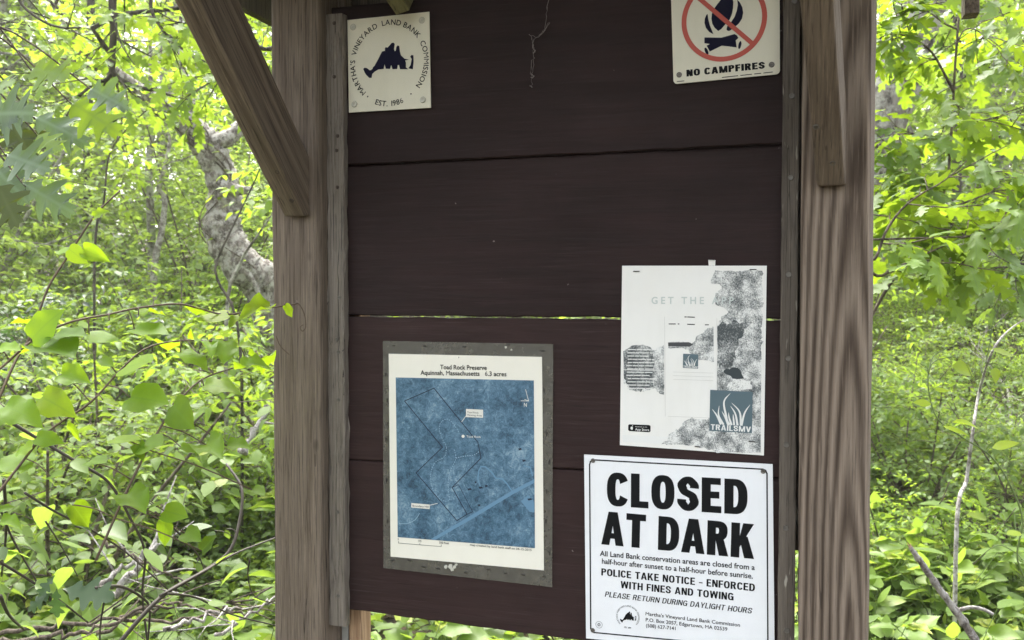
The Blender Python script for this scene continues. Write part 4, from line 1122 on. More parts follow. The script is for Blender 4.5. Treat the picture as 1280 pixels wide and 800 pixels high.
def grass_logo(m, parent, TL, TR, BR, BL, full):
    """white blades of grass on a dark slate square"""
    mb = flat(MB(), [m(*TL), m(*TR), m(*BR), m(*BL)], yp - .0004)
    lg = mb.build('logo', INKT, parent)
    def U(u, v_):                                     # unit square (0,0 top left) to the pixels of the crop
        x = (TL[0]*(1-u)+TR[0]*u)*(1-v_) + (BL[0]*(1-u)+BR[0]*u)*v_; y_ = (TL[1]*(1-u)+TR[1]*u)*(1-v_) + (BL[1]*(1-u)+BR[1]*u)*v_
        return m(x, y_)
    mb = MB(); k = 0
    for base, mid, tip, w in (((.27, .83), (.17, .62), (.05, .46), .05), ((.33, .83), (.21, .60), (.22, .36), .045), ((.44, .83), (.37, .66), (.28, .50), .05), ((.40, .68), (.33, .28), (.48, .05), .05),
                              ((.52, .83), (.46, .66), (.44, .52), .05), ((.58, .83), (.56, .66), (.55, .56), .045), ((.66, .83), (.60, .55), (.48, .36), .05), ((.74, .83), (.70, .50), (.50, .28), .05), ((.75, .83), (.82, .52), (.95, .30), .05), ((.47, .83), (.42, .74), (.40, .62), .06)):
        c_ = spline([(*base, 0), (*mid, 0), (*tip, 0)], 7)[:, :2]; T = np.gradient(c_, axis=0); T /= np.linalg.norm(T, axis=1)[:, None]
        ww = w * np.sin(np.linspace(0.95, 0, len(c_)) * math.pi / 2) ** 0.7; N_ = np.stack([-T[:, 1], T[:, 0]], 1) * (ww / 2)[:, None]
        flat(mb, [U(*p) for p in (c_ + N_)] + [U(*p) for p in (c_ - N_)[::-1]], yp - .0006 - .00001 * k); k += 1
    mb.build('grass_blade_mark', INKW, lg)
    mb = MB()
    b0, b1 = U(.03, .97), U(.67, .975); c0, c1 = U(.69, .975), U(.975, .98)
    cap = abs(U(0, .83)[1] - U(0, .965)[1])
    caps_px(mb, 'TRAILS', b0, b1, cap, yp - .0006, 0.2, 0.17, 0.12); caps_px(mb, 'MV', c0, c1, cap, yp - .0006, 0.2, 0.17, 0.10)
    mb.build('lettering', INKW, lg)
grass_logo(zD, po, (103, 268), (406, 283), (400, 577), (97, 560), True)
grass_logo(z7, po, (298, 377), (352, 379), (351, 430), (297, 427), False)
mb = flat(MB(), [zC(*p) for p in ((97, 514), (240, 519), (249, 526), (249, 562), (241, 570), (98, 562), (90, 554), (90, 521))], yp - .0002); bd = mb.build('store_badge', INK, po)
mb = MB()
ac = lambda x, y_: zC(117 + x, 541 + y_)
flat(mb, [ac(12*math.cos(t_)*(1 - .12*math.cos(2*t_)) - (2 if math.cos(t_) > .6 else 0) * 2, 11*math.sin(t_) + (1.5 if abs(math.sin(t_)) > .85 and abs(math.cos(t_)) < .2 else 0)) for t_ in np.linspace(0, 2*math.pi, 25)[:-1]], yp - .0004)
flat(mb, [ac(0, -13), ac(2, -18), ac(7, -21), ac(6, -15)], yp - .00042)
text_px(mb, 'Download on the', zC(140, 534), zC(225, 537), 1.3, yp - .0004, 0.0); text_px(mb, 'App Store', zC(140, 557), zC(240, 562), 2.9, yp - .0004, 0.012)
mb.build('lettering', INKW, bd)
mb = text_px(MB(), 'G E T   T H E   A P P', z7(184, 199), z7(478, 200), 8.4, yp - .0001, 0.018)
mb.build('lettering', INKP, po)
mb = MB()
for a, b in ((z7(304, 246), z7(309, 246)), (z7(314, 246), z7(338, 247)), (z7(248, 271), z7(252, 271)), (z7(255, 271), z7(270, 271)), (z7(280, 271), z7(283, 271)), (z7(314, 272), z7(338, 273)), (z7(377, 274), z7(388, 274))):
    stroke(mb, [a, b], 0.0013, yp)
mb.build('status_bar', INK, po)
for q in (zA(160, 118), zB(440, 104), zD(400, 637)): staple(*q, -0.0036, po, 0.0, 0.0092)
staple(*zD(12, 672), -0.0036, po, -0.05, 0.0075)
# torn scrap of an older notice above the poster
q = [zB(95, 30), zB(150, 32), zB(148, 74), zB(98, 74)]
sc = quad_panel('paper_scrap', q, -0.0016, 0.0006, POSTER, 0.0, 'tiny torn scrap of white paper stapled above the poster', 'paper scrap')
staple(*zB(122, 36), -0.0026, sc, 0.03, 0.0088, plain('staple_bright', (0.6, 0.6, 0.56), 0.4, 0.5, 0.3))

# cobweb threads
m_web = plain('cobweb', (0.20, 0.18, 0.17), 0.9, 0.1)
mb = MB()
zw = Zm(420, 0, 3.555)
for pts, r_ in (([(945, 0), (935, 60), (925, 130), (900, 165), (870, 160)], .0007), ([(945, 100), (920, 150), (880, 175), (878, 220), (880, 260)], .0007), ([(880, 260), (872, 330), (868, 385)], .0006), ([(860, 150), (875, 190), (880, 232)], .0006),
                ([(870, 330), (876, 340), (868, 350)], .0011), ([(866, 380), (870, 388)], .0013), ([(876, 215), (884, 225), (878, 236)], .0010), ([(900, 160), (930, 130), (950, 100)], .0005), ([(872, 262), (866, 330)], .0004)):
    P = [B(*zw(*p), -0.004) + A3([0, -0.002 * rng.random(), 0]) for p in pts]
    P = spline(P, 5) + rng.normal(size=((len(P) - 1) * 5 + 1, 3)) * 0.0007
    mb.tube(P, r_ * .75 * (0.3 + 0.9 * rng.random(len(P))), 4, 0.3)
tag(mb.build('cobweb', m_web, loc=B(660, 50, -0.004)), 'wispy grey cobweb hanging down the topmost brown board', 'cobweb')
#@@PLANTS

# ================================================================== trees, shrubs and vines set where the photograph shows them
def pxpath(pts, d0, d1=None, n=6):
    """a smooth path through pixels, its depth running from d0 to d1"""
    d1 = d0 if d1 is None else d1
    k = len(pts)
    return spline([W(p[0], p[1], d0 + (d1 - d0) * i / max(1, k - 1)) for i, p in enumerate(pts)], n)

def ground_under(p): return A3([p[0], p[1], float(hill(p[0], p[1]))])

# crooked lichen-covered tree on the left
D = 6.2
path = [W(388, 470, D+.3), W(338, 378, D+.1), W(304, 334, D), W(279, 290, D), W(281, 244, D), W(268, 198, D-.05), W(245, 166, D-.1), W(214, 142, D-.2), W(186, 122, D-.3), W(150, 96, D-.4), W(96, 50, D-.5), W(50, -30, D-.5)]
path[0] = ground_under(path[0]) - A3([0, 0, .05])
ct = empty('crooked_tree', ground_under(path[0]), 'crooked old tree with pale lichen-blotched trunk bending left beside the kiosk post', 'tree')
P = spline(path, 14); n = len(P)
rad = np.interp(np.linspace(0, 1, n), [0, .1, .2, .27, .34, .42, .5, .6, .68, .8, 1], [.17, .135, .122, .124, .108, .097, .100, .072, .062, .042, .02]) * (1 + 0.04 * np.sin(np.arange(n) * .73) + 0.03 * np.sin(np.arange(n) * 1.9))
MB().tube(P, rad, 26, 0.045).build('trunk', M_BARKL, ct, smooth=True)
for pts, r0, dd in (([(262, 180), (285, 172), (300, 158), (308, 140), (318, 110)], .065, 0.1), ([(300, 330), (316, 352), (330, 380)], .03, -.1), ([(276, 232), (300, 238), (316, 236)], .05, -.05), ([(246, 166), (238, 120), (225, 60), (230, -20)], .03, -.1)):
    p = pxpath(pts, D - .1, D + dd)
    MB().tube(p, np.linspace(r0, r0 * .3, len(p)), 8, .05).build('limb', M_BARKL, ct, smooth=True)
L = Leaves(); st = MB()
for i in range(14):
    p0 = P[int(rng.integers(n * 8 // 10, n))]; d = A3([rng.normal(), rng.normal(), 0.5 * rng.normal() + .2])
    tp = twig_path(p0, d, .5 + .6 * rng.random(), 5); st.tube(tp, np.linspace(.009, .002, len(tp)), 4); leafy(L, tp, .05, .075, .6)
for i in range(12):                                  # thin creeper stems on the trunk
    j = int(rng.integers(n // 6, n * 2 // 3)); q = [P[min(n-1, j + 4*k)] - FWD * rad[min(n-1, j + 4*k)] * .98 + RGT * rad[j] * (.9 * math.sin(i * 2.1 + k * .5)) for k in range(6)]
    st.tube(spline(q, 3), .005, 4)
    if i % 2 == 0: leafy(L, spline(q, 3), .12, .06, .6)
st.build('twig', M_TWIG, ct); L.build('crown', L_OVATE, G_BRIGHT, ct)

def simple_tree(name, pts, d, r0, label, cat, bk, leaves=0, leafm=G_MID, tem=L_LOW, size=.07, limb=.7, group=None, lo=.35, twigs=4, spacing=.06, tint=.55):
    p = [W(*q, d + 0.05 * rng.normal()) for q in pts]
    b = ground_under(p[0]); p = [b - A3([0, 0, .03])] + p
    root = empty(name, b, label, cat, group); st, L = MB(), Leaves()
    grow(st, L, spline(p, 5), r0, limbs=leaves, lo=lo, limb_len=limb, twigs=twigs, twig_len=limb * .45, spacing=spacing, size=size, tint=tint, nside=8)
    st.build('trunk', bk, root, smooth=True)
    if leaves: L.build('crown', tem, leafm, root)
    return root

simple_tree('thin_tree', [(190, 340), (188, 260), (186, 200), (192, 150), (188, 90), (190, -30)], 8.5, .045, 'straight thin grey tree stem standing left of the crooked trunk', 'tree', M_BARK, 14, G_BRIGHT, L_LOW, .09, 1.0, lo=.55)
simple_tree('thin_tree', [(192, 350), (202, 290), (206, 250), (199, 235), (207, 205), (212, 165), (200, 80), (215, -30)], 7.6, .03, 'wavy pale stem curving beside the straight thin grey tree', 'tree', M_BARKL, 10, G_BRIGHT, L_LOW, .08, .8, lo=.6)
simple_tree('thin_tree', [(300, 430), (272, 350), (272, 325), (290, 285), (312, 240), (330, 195), (345, 120)], 4.6, .008, 'dark slender leaning stem crossing in front of the crooked trunk', 'tree', M_BARKD, 5, G_BRIGHT, L_OVATE, .06, .4, lo=.7)
simple_tree('thin_tree', [(283, 400), (300, 330), (318, 300), (340, 268), (360, 230)], 4.9, .011, 'pale slender stem leaning right towards the left kiosk post', 'tree', M_BARK, 4, G_BRIGHT, L_OVATE, .06, .4, lo=.75)
simple_tree('thin_tree', [(118, 330), (130, 250), (138, 190), (170, 150), (196, 128)], 5.2, .008, 'dark wiry stem arching up towards the bend of the crooked trunk', 'tree', M_BARKD, 6, G_BRIGHT, L_OVATE, .05, .45, lo=.5)

# overhanging limbs of a leafy tree, upper left
def limb_tree(name, base, trunk, paths, d, label, bk, leafm, tem, size, twigs, twl, spacing, r0, tint=.55, cat='tree', dens=1.0):
    b = ground_under(base); root = empty(name, b, label, cat); st, L = MB(), Leaves()
    T = spline([b - A3([0, 0, .05])] + trunk, 6); st.tube(T, np.linspace(r0, r0 * .55, len(T)), 10, .03)
    for pts, ra in paths:
        p = A3(pts) if not isinstance(pts[0], tuple) else pxpath(pts, d, d)
        i = int(np.argmin(np.linalg.norm(T - p[0], axis=1))); p = np.concatenate([T[i][None], p]); p = spline(p[::3] if len(p) > 12 else p, 3)
        st.tube(p, np.linspace(ra, ra * .3, len(p)), 6, .03)
        for q in range(int(twigs * dens)):
            j = int(len(p) * (.2 + .78 * rng.random())); j = min(j, len(p) - 2)
            tan = unit(p[j+1] - p[j]); sd = unit(np.cross(tan, UP) + rvec(.1)) * (1 if q % 2 else -1)
            tp = twig_path(p[j], tan * .5 + sd * .9 + A3([0, 0, .25 * rng.normal()]), twl * (.5 + .8 * rng.random()), 4, .15)
            st.tube(tp, np.linspace(ra * .2 + .001, .0012, len(tp)), 4); leafy(L, tp, spacing, size, tint, .2, .3, .4)
            if rng.random() < .6:
                tq = twig_path(tp[2], sd + rvec(.6), twl * .5, 3); st.tube(tq, np.linspace(.002, .001, len(tq)), 4); leafy(L, tq, spacing, size, tint, .2, .3, .4)
    st.build('trunk', bk, root, smooth=True); L.build('crown', tem, leafm, root)
    return root
tb = W(470, 420, 5.2); 
limb_tree('oak_tree', tb, [W(465, 200, 5.1), W(440, -40, 4.9), W(420, -300, 4.7)],
          [([(420, -80), (300, -90), (180, -70), (144, -20), (142, 45), (140, 88), (162, 106), (182, 111), (212, 113)], .024), ([(420, -60), (330, -30), (280, 5), (260, 25), (215, 30), (150, 20)], .018),
           ([(430, -20), (345, 60), (310, 50), (290, 90), (255, 96)], .012), ([(144, -20), (141, 86), (118, 104), (98, 122), (80, 150)], .012), ([(420, -120), (250, -40), (190, -5), (205, 40), (240, 70)], .014), ([(420, -150), (250, -110), (60, -60), (20, -10), (60, 30), (110, 35)], .013)],
          4.0, 'leafy oak whose dark drooping limbs hang over the upper left', M_BARKD, G_BRIGHT, L_OAKW, .085, 11, .34, .06, .11)
limb_tree('oak_tree', W(-260, 420, 5.0), [W(-250, 200, 5.0), W(-230, -50, 5.0), W(-220, -300, 5)],
          [([(-200, -40), (-80, 0), (0, 24), (75, 38), (122, 33)], .006), ([(-200, 0), (-60, 30), (20, 36), (108, 43), (125, 41)], .005), ([(-200, 20), (-100, 70), (-20, 90), (60, 92), (110, 100)], .004), ([(-220, 60), (-90, 170), (10, 215), (80, 225)], .006), ([(-220, -120), (-60, -50), (20, -20), (70, 5)], .006)],
          4.6, 'oak beyond the left edge reaching thin level branches into view', M_BARKD, G_BRIGHT, L_OAKW, .085, 8, .3, .075, .10)

# near oak sapling with large glossy leaves, left edge
z2 = Zm(0, 130, 3.81); DO = 1.62
ob = W(-150, 420, DO + .1); b = ground_under(ob)
ok = empty('oak_sapling', b, 'near oak sapling with large pointed blue-grey and olive leaves at the left edge', 'sapling')
st = MB(); T = spline([b - A3([0, 0, .03]), W(-150, 500, DO + .1), W(-130, 300, DO + .1), W(-95, 130, DO), W(-70, -40, DO)], 6); st.tube(T, np.linspace(.014, .006, len(T)), 8)
Lg, Ly, Ld = Leaves(), Leaves(), Leaves()
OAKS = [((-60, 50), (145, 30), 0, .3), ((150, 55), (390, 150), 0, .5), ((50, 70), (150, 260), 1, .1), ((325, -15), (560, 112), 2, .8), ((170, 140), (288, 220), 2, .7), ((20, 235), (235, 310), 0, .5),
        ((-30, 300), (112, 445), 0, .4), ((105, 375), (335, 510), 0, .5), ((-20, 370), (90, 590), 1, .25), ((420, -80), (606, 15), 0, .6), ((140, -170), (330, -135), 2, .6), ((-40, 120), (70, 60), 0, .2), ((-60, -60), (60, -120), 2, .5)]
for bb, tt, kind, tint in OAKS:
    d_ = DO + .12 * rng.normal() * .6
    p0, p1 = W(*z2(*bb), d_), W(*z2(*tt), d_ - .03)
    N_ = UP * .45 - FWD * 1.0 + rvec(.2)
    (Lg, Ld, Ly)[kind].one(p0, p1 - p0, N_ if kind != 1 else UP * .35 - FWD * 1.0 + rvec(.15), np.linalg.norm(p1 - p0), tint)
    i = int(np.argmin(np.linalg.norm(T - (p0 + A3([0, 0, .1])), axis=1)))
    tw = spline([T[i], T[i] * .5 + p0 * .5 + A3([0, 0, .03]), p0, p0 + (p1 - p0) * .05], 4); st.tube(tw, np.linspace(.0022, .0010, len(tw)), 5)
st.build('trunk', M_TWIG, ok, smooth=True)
for LL, mm, lab in ((Lg, G_OAKB, None), (Ld, G_OAKD, 'dark olive leaf'), (Ly, G_OAK, 'yellow-green backlit leaf')):
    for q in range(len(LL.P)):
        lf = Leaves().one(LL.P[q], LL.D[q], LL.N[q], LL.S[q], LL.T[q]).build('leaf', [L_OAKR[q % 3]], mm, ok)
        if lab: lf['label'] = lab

# ---- greenbrier vine across the left foreground
def vine(name, label, base, stems, leaves, tem, mat, d0, d1, smat, cat='vine', auto=0.075, size=.062, autop=0.7, r=.0022, tend=()):
    root = empty(name, ground_under(base), label, cat); st, L = MB(), Leaves(); PP = []
    for pts, ra in stems:
        p = pxpath(pts, d0, d1, 6) if not isinstance(pts, np.ndarray) else pts
        k = np.linspace(1, .6, len(p)); st.tube(p, ra * k, 5); PP.append(p)
        if auto and rng.random() < 2: 
            seg = Leaves(); leafy(seg, p, auto, size, .75, .15, .15, .25)
            for q in range(len(seg.P) - 1):
                if rng.random() < autop: L.one(seg.P[q], seg.D[q], seg.N[q], seg.S[q], seg.T[q])
    A_ = np.concatenate(PP)
    for bb, tt, tint, face in leaves:
        pc = W(*bb, (d0 + d1) / 2); j = int(np.argmin(np.linalg.norm(np.cross(A_ - CAM, pc - CAM), axis=1)))
        dd = (A_[j] - CAM) @ FWD
        p0, p1 = W(*bb, dd - .01), W(*tt, dd - .02 + .02 * rng.normal())
        ln = np.linalg.norm(p1 - p0)
        N_ = UP * (1 - .55 * face) - FWD * (.16 + .7 * face) + rvec(.16)
        L.one(p0, p1 - p0 - FWD * ln * .25 * rng.random(), N_, ln * .92, tint)
        pt = spline([A_[j], (A_[j] + p0) / 2 + A3([0, 0, .004]), p0], 3); st.tube(pt, .0009, 4)
    for pts in tend: st.tube(pxpath(pts, d1 - .01, d1 - .01, 6), .0008, 4)
    st.build('stem', smat, root, smooth=True); L.build('foliage', tem, mat, root)
    return root
R2 = lambda x, y: (x / 1.905, 380 + y / 1.905)
lv = [((75, 85), (150, 0), .8, .9), ((260, 40), (325, 20), .9, .3), ((330, 25), (385, -8), .9, .4), ((545, 25), (462, 38), 1., .3), ((570, 28), (536, 50), .95, .4), ((645, 8), (555, 16), 1., .2), ((678, 2), (700, 32), .95, .8),
      ((212, 72), (297, 92), .8, .5), ((130, 75), (225, 66), .35, .1), ((320, 60), (422, 66), .75, .3), ((297, 150), (392, 130), .85, .5), ((100, 100), (198, 108), .2, .3), ((145, 168), (222, 178), .7, .5), ((100, 222), (165, 252), .95, .6),
      ((310, 222), (412, 232), .75, .5), ((412, 240), (466, 302), .45, .9), ((430, 115), (515, 142), .7, .35), ((535, 88), (538, 150), .55, 1.), ((570, 100), (614, 98), .9, .2), ((572, 155), (652, 128), .75, .4), ((485, 195), (578, 180), .85, .4),
      ((340, 335), (402, 325), .6, .2), ((330, 335), (342, 372), .3, .8), ((268, 322), (348, 320), .85, .2), ((86, 318), (162, 322), .6, .5), ((78, 340), (22, 352), .85, .4), ((-5, 108), (66, 100), .8, .4), ((10, 245), (112, 258), .65, .5),
      ((212, 375), (266, 372), .4, .5), ((396, 512), (394, 582), .8, 1.), ((480, 588), (520, 542), .1, .9), ((172, 478), (222, 535), .1, .8), ((430, 340), (482, 352), .6, .3), ((490, 335), (532, 345), .7, .5), ((540, 338), (602, 332), .65, .2), ((600, 442), (636, 452), .5, .5),
      ((302, 452), (356, 482), .6, .4), ((362, 478), (412, 465), .55, .3), ((390, 492), (462, 505), .8, .4), ((440, 545), (490, 560), .5, .3), ((0, 490), (42, 480), .3, .5), ((0, 520), (52, 520), .6, .4), ((440, 240), (432, 250), .7, .3), ((245, 228), (290, 235), .9, .2), ((240, 130), (275, 150), .5, .3), ((175, 285), (190, 335), .5, .7), ((120, 410), (160, 400), .5, .4)]
lv = [(R2(*a), R2(*b), t, f) for a, b, t, f in lv]
gv = vine('greenbrier_vine', 'greenbrier vine with bright green heart leaves trailing across the left to the kiosk post', W(-60, 700, 1.3),
     [([(-30, 478), (0, 461), (39, 427), (84, 404), (136, 393), (173, 385), (220, 380), (247, 385), (283, 393), (336, 385), (369, 380), (371, 376)], .0019),
      ([(-20, 640), (18, 590), (60, 540), (113, 503), (152, 461), (184, 435), (226, 426), (273, 427)], .0019), ([(120, 700), (165, 600), (202, 532), (231, 493), (257, 472), (294, 459), (338, 443)], .0018),
      ([(-20, 545), (2, 490), (20, 450), (38, 420), (60, 360), (85, 320), (118, 270), (150, 238)], .0022)],
     lv, L_HEART, G_VINE, 1.22, 1.47, M_STEMB, auto=.06, size=.046, autop=.42,
     tend=([(371, 378), (377, 385), (381, 396), (382, 408), (378, 414), (375, 409), (379, 406)], [(345, 420), (350, 432), (360, 442), (362, 443)]))
z3 = Zm(0, 130, 3.81)
Lb = Leaves()
for a, b_, t, f in (((328, 690), (420, 760), .95, .9), ((395, 690), (515, 745), .85, .9), ((448, 540), (505, 500), .9, .9)):
    p0, p1 = W(*z3(*a), 1.32), W(*z3(*b_), 1.31); Lb.one(p0, p1 - p0, UP * .4 - FWD + rvec(.2), np.linalg.norm(p1 - p0), t)
Lb.build('foliage', L_HEART, G_VINE, gv)

# dark woody stems of the thicket, lower left
R3 = lambda x, y: (x / 3.657, 640 + y / 3.657)
th = vine('bramble_thicket', 'thicket of dark arching woody stems with sparse dull leaves at lower left', W(170, 830, 1.5),
     [([(-30, 505), (0, 520), (42, 545), (100, 580), (136, 603), (163, 648), (181, 690), (178, 745), (186, 815)], .0032), ([(-20, 615), (0, 637), (16, 674), (47, 729)], .0028), ([(120, 840), (178, 770), (210, 740), (252, 716), (286, 690), (299, 653), (302, 611), (283, 580)], .004),
      ([(31, 616), (70, 640), (110, 660), (157, 690), (210, 737)], .0022), ([(200, 745), (252, 716), (294, 692), (345, 672)], .0026), ([(120, 735), (150, 733), (175, 745), (187, 762), (184, 810)], .003), ([(0, 745), (12, 770), (30, 787)], .0035), ([(-20, 690), (60, 740), (110, 778)], .0026), ([(57, 652), (75, 680), (97, 720)], .0016),
      ([(194, 640), (225, 668), (248, 695), (256, 716)], .0018), ([(312, 700), (310, 720), (318, 745), (345, 755)], .0014), ([(5, 600), (8, 660), (2, 720)], .003), ([(132, 740), (125, 790), (128, 830)], .0018), ([(210, 742), (245, 747), (290, 768), (345, 782)], .002)],
     [(R3(*a), R3(*b_), t, f) for a, b_, t, f in (((120, 370), (250, 330), .2, .8), ((330, 20), (425, 70), .05, .8), ((320, 115), (420, 120), .3, .3), ((980, 85), (925, 180), .02, .9), ((1035, 80), (1050, 128), .0, .8), ((740, 90), (790, 160), .75, 1.), ((850, 70), (985, 60), .3, .1), ((880, 90), (870, 140), .4, .8), ((0, 160), (35, 225), .15, .8), ((485, 60), (610, 95), .5, .3), ((900, 230), (925, 290), .1, .8))],
     L_OVATE, G_MID, 1.5, 1.75, M_STEM, 'thicket', auto=.10, size=.05, autop=.6)
L = Leaves()
for a, b_ in (((250, 290), (180, 380)), ((290, 350), (490, 385)), ((260, 350), (240, 470)), ((240, 370), (120, 430))):
    p0, p1 = W(*R3(*a), 1.5), W(*R3(*b_), 1.49); L.one(p0, p1 - p0, UP * .6 - FWD * .8 + rvec(.1), np.linalg.norm(p1 - p0) * 1.15, .35)
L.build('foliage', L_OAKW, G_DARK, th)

# fallen brush on the ground, lower left
for i, (pts, d, r, lab) in enumerate((([(-20, 790), (60, 782), (130, 778), (210, 775), (300, 765), (345, 752)], 2.3, .006, 'longest brown fallen branch lying level across the lower left'), ([(-10, 805), (60, 795), (110, 786), (175, 762), (220, 750)], 2.25, .007, 'brown fallen branch rising to the right under the dark thicket stems'),
        ([(120, 795), (170, 770), (215, 755), (260, 760), (340, 735)], 2.4, .005, 'kinked fallen twig lying nearest the foot of the left post'), ([(270, 790), (310, 770), (345, 742)], 2.3, .005, 'short pale fallen twig pointing at the left post'), ([(140, 750), (165, 715), (185, 690), (200, 678)], 2.7, .012, 'stout pale fallen branch in the middle of the brush heap'), ([(120, 735), (150, 712), (175, 698)], 2.8, .010, 'pale broken branch end lying left of the stout pale branch'),
        ([(130, 678), (165, 695), (205, 715), (235, 730)], 2.6, .005, 'reddish thin twig sloping down to the right in the brush heap'), ([(205, 785), (240, 778), (275, 762), (300, 758)], 2.2, .006, 'grey fallen twig lying below the level brown branch'), ([(300, 566), (318, 540), (336, 508), (342, 500)], 3.6, .014, 'pale dead branch propped up near the left post edge'))):
    p = pxpath(pts, d, d + .1, 6) + rng.normal(size=((len(pts) - 1) * 6 + 1, 3)) * .006
    m = MB().tube(p, np.linspace(r, r * .45, len(p)), 6, .08)
    for k in range(3):
        j = int(rng.integers(3, len(p) - 3)); tp = twig_path(p[j], unit(p[j+1] - p[j]) + rvec(.6), .25, 4); m.tube(tp, np.linspace(r * .4, r * .15, len(tp)), 4)
    tag(m.build('fallen_branch', M_DEAD if 'pale' in lab or 'grey' in lab else M_TWIG, None, True, loc=ground_under(p.mean(0))), lab, 'branch', 'fallen branches of the brush heap')

# leafless dead shrubs
def dead_shrub(px, py, d, n, ln, lab, mat):
    b = ground_under(W(px, py, d)); root = empty('dead_shrub', b, lab, 'shrub'); m = MB()
    for i in range(n):
        dd = A3([rng.normal(), rng.normal(), .9 + .6 * rng.normal()]); p = twig_path(b + rvec(.05) * A3([1, 1, 0]), dd, ln * (.5 + .8 * rng.random()), 6, .25, .22); r = .004 + .004 * rng.random()
        m.tube(p, np.linspace(r, r * .3, len(p)), 5)
        for k in range(4):
            j = int(rng.integers(1, 6)); q = twig_path(p[j], unit(p[j] - p[j-1]) + rvec(.7), ln * .35, 4, .2, .25); m.tube(q, np.linspace(r * .5, r * .2, len(q)), 4)
    m.build('branch', mat, root, smooth=True)
dead_shrub(285, 420, 4.9, 16, .9, 'pale leafless dead shrub at the foot of the crooked tree', M_DEAD)
dead_shrub(215, 400, 6.0, 12, 1.1, 'leafless grey shrub below the thin grey trees', M_TWIG)
dead_shrub(90, 420, 5.0, 9, 1.2, 'leafless shrub of fine dark twigs left of the thin trees', M_TWIG)
dead_shrub(1170, 470, 6.5, 10, 1.0, 'leafless brown shrub on the bare slope right of the kiosk', M_TWIG)
dead_shrub(1262, 470, 6.0, 10, .9, 'leafless pale shrub near the right edge', M_DEAD)

# ---- right side
D = 5.6
p = [W(1010, 400, D), W(1050, 260, D), W(1108, 130, D), W(1150, 20, D), W(1168, -60, D), W(1190, -200, D)]
b = ground_under(p[0]); bt_ = empty('oak_tree', b, 'thick pale grey rough-barked trunk behind the leaves beside the right post', 'tree')
P = spline([b - A3([0, 0, .1])] + p, 6); MB().tube(P, np.interp(np.linspace(0, 1, len(P)), [0, .15, 1], [.24, .17, .14]), 14, .03).build('trunk', M_BARK, bt_, smooth=True)
st, L = MB(), Leaves()
for i in range(16):
    p0 = P[int(len(P) * (.6 + .38 * rng.random()))]; tp = twig_path(p0, A3([rng.normal(), rng.normal(), .3]), .9 + rng.random(), 5); st.tube(tp, np.linspace(.02, .004, len(tp)), 5); leafy(L, tp, .06, .10, .5)
st.build('limb', M_BARK, bt_); L.build('crown', L_OAKW, G_MID, bt_)

limb_tree('oak_sapling', W(1020, 620, 2.75), [W(1055, 500, 2.75), W(1095, 385, 2.75), W(1145, 310, 2.75), W(1180, 240, 2.75), W(1189, 170, 2.74), W(1194, 80, 2.7), W(1205, -60, 2.7)],
          [([(1190, 190), (1165, 170), (1120, 168), (1090, 178)], .004), ([(1190, 110), (1160, 60), (1120, 42), (1095, 50)], .004), ([(1192, 60), (1210, 35), (1240, 50)], .0035), ([(1188, 240), (1150, 235), (1110, 225)], .0035), ([(1188, 260), (1215, 250), (1250, 238), (1290, 240)], .004), ([(1194, 40), (1150, 10), (1110, 22)], .003), ([(1188, 330), (1160, 318), (1130, 300)], .0035), ([(1190, 140), (1225, 150), (1260, 145)], .003)],
          2.7, 'slim white oak sapling with bright lobed leaves right of the kiosk', M_TWIG, G_OAK, L_OAKW, .080, 9, .17, .04, .0055, .6, 'sapling')
limb_tree('oak_sapling', W(1075, 430, 2.35), [W(1070, 380, 2.35), W(1074, 300, 2.35), W(1070, 200, 2.35), W(1062, 100, 2.35), W(1050, 40, 2.35)],
          [([(1085, 350), (1120, 335), (1152, 320), (1185, 305), (1215, 292)], .0045), ([(1085, 345), (1110, 285), (1140, 250), (1180, 226), (1214, 196)], .004), ([(1215, 292), (1240, 300), (1262, 280)], .003)],
          2.35, 'low oak sapling reaching branches of drooping pale lobed leaves from behind the right post', M_TWIG, G_OAK, L_OAKW, .092, 9, .17, .045, .007, .7, 'sapling')
limb_tree('oak_tree', W(1480, 420, 4.4), [W(1470, 200, 4.4), W(1450, -50, 4.4), W(1440, -300, 4.4)],
          [([(1420, -40), (1330, 20), (1270, 60), (1220, 85)], .014), ([(1420, 60), (1330, 130), (1270, 160), (1205, 180)], .013), ([(1420, 150), (1330, 220), (1270, 240), (1230, 270)], .012), ([(1420, -100), (1300, -60), (1230, -10), (1180, 20)], .014), ([(1420, 220), (1340, 300), (1280, 330), (1235, 335)], .011)],
          4.0, 'oak beyond the right edge with darker blue-green leafy branches reaching in', M_BARKD, G_MID, L_OAKW, .10, 16, .36, .055, .11, .45)

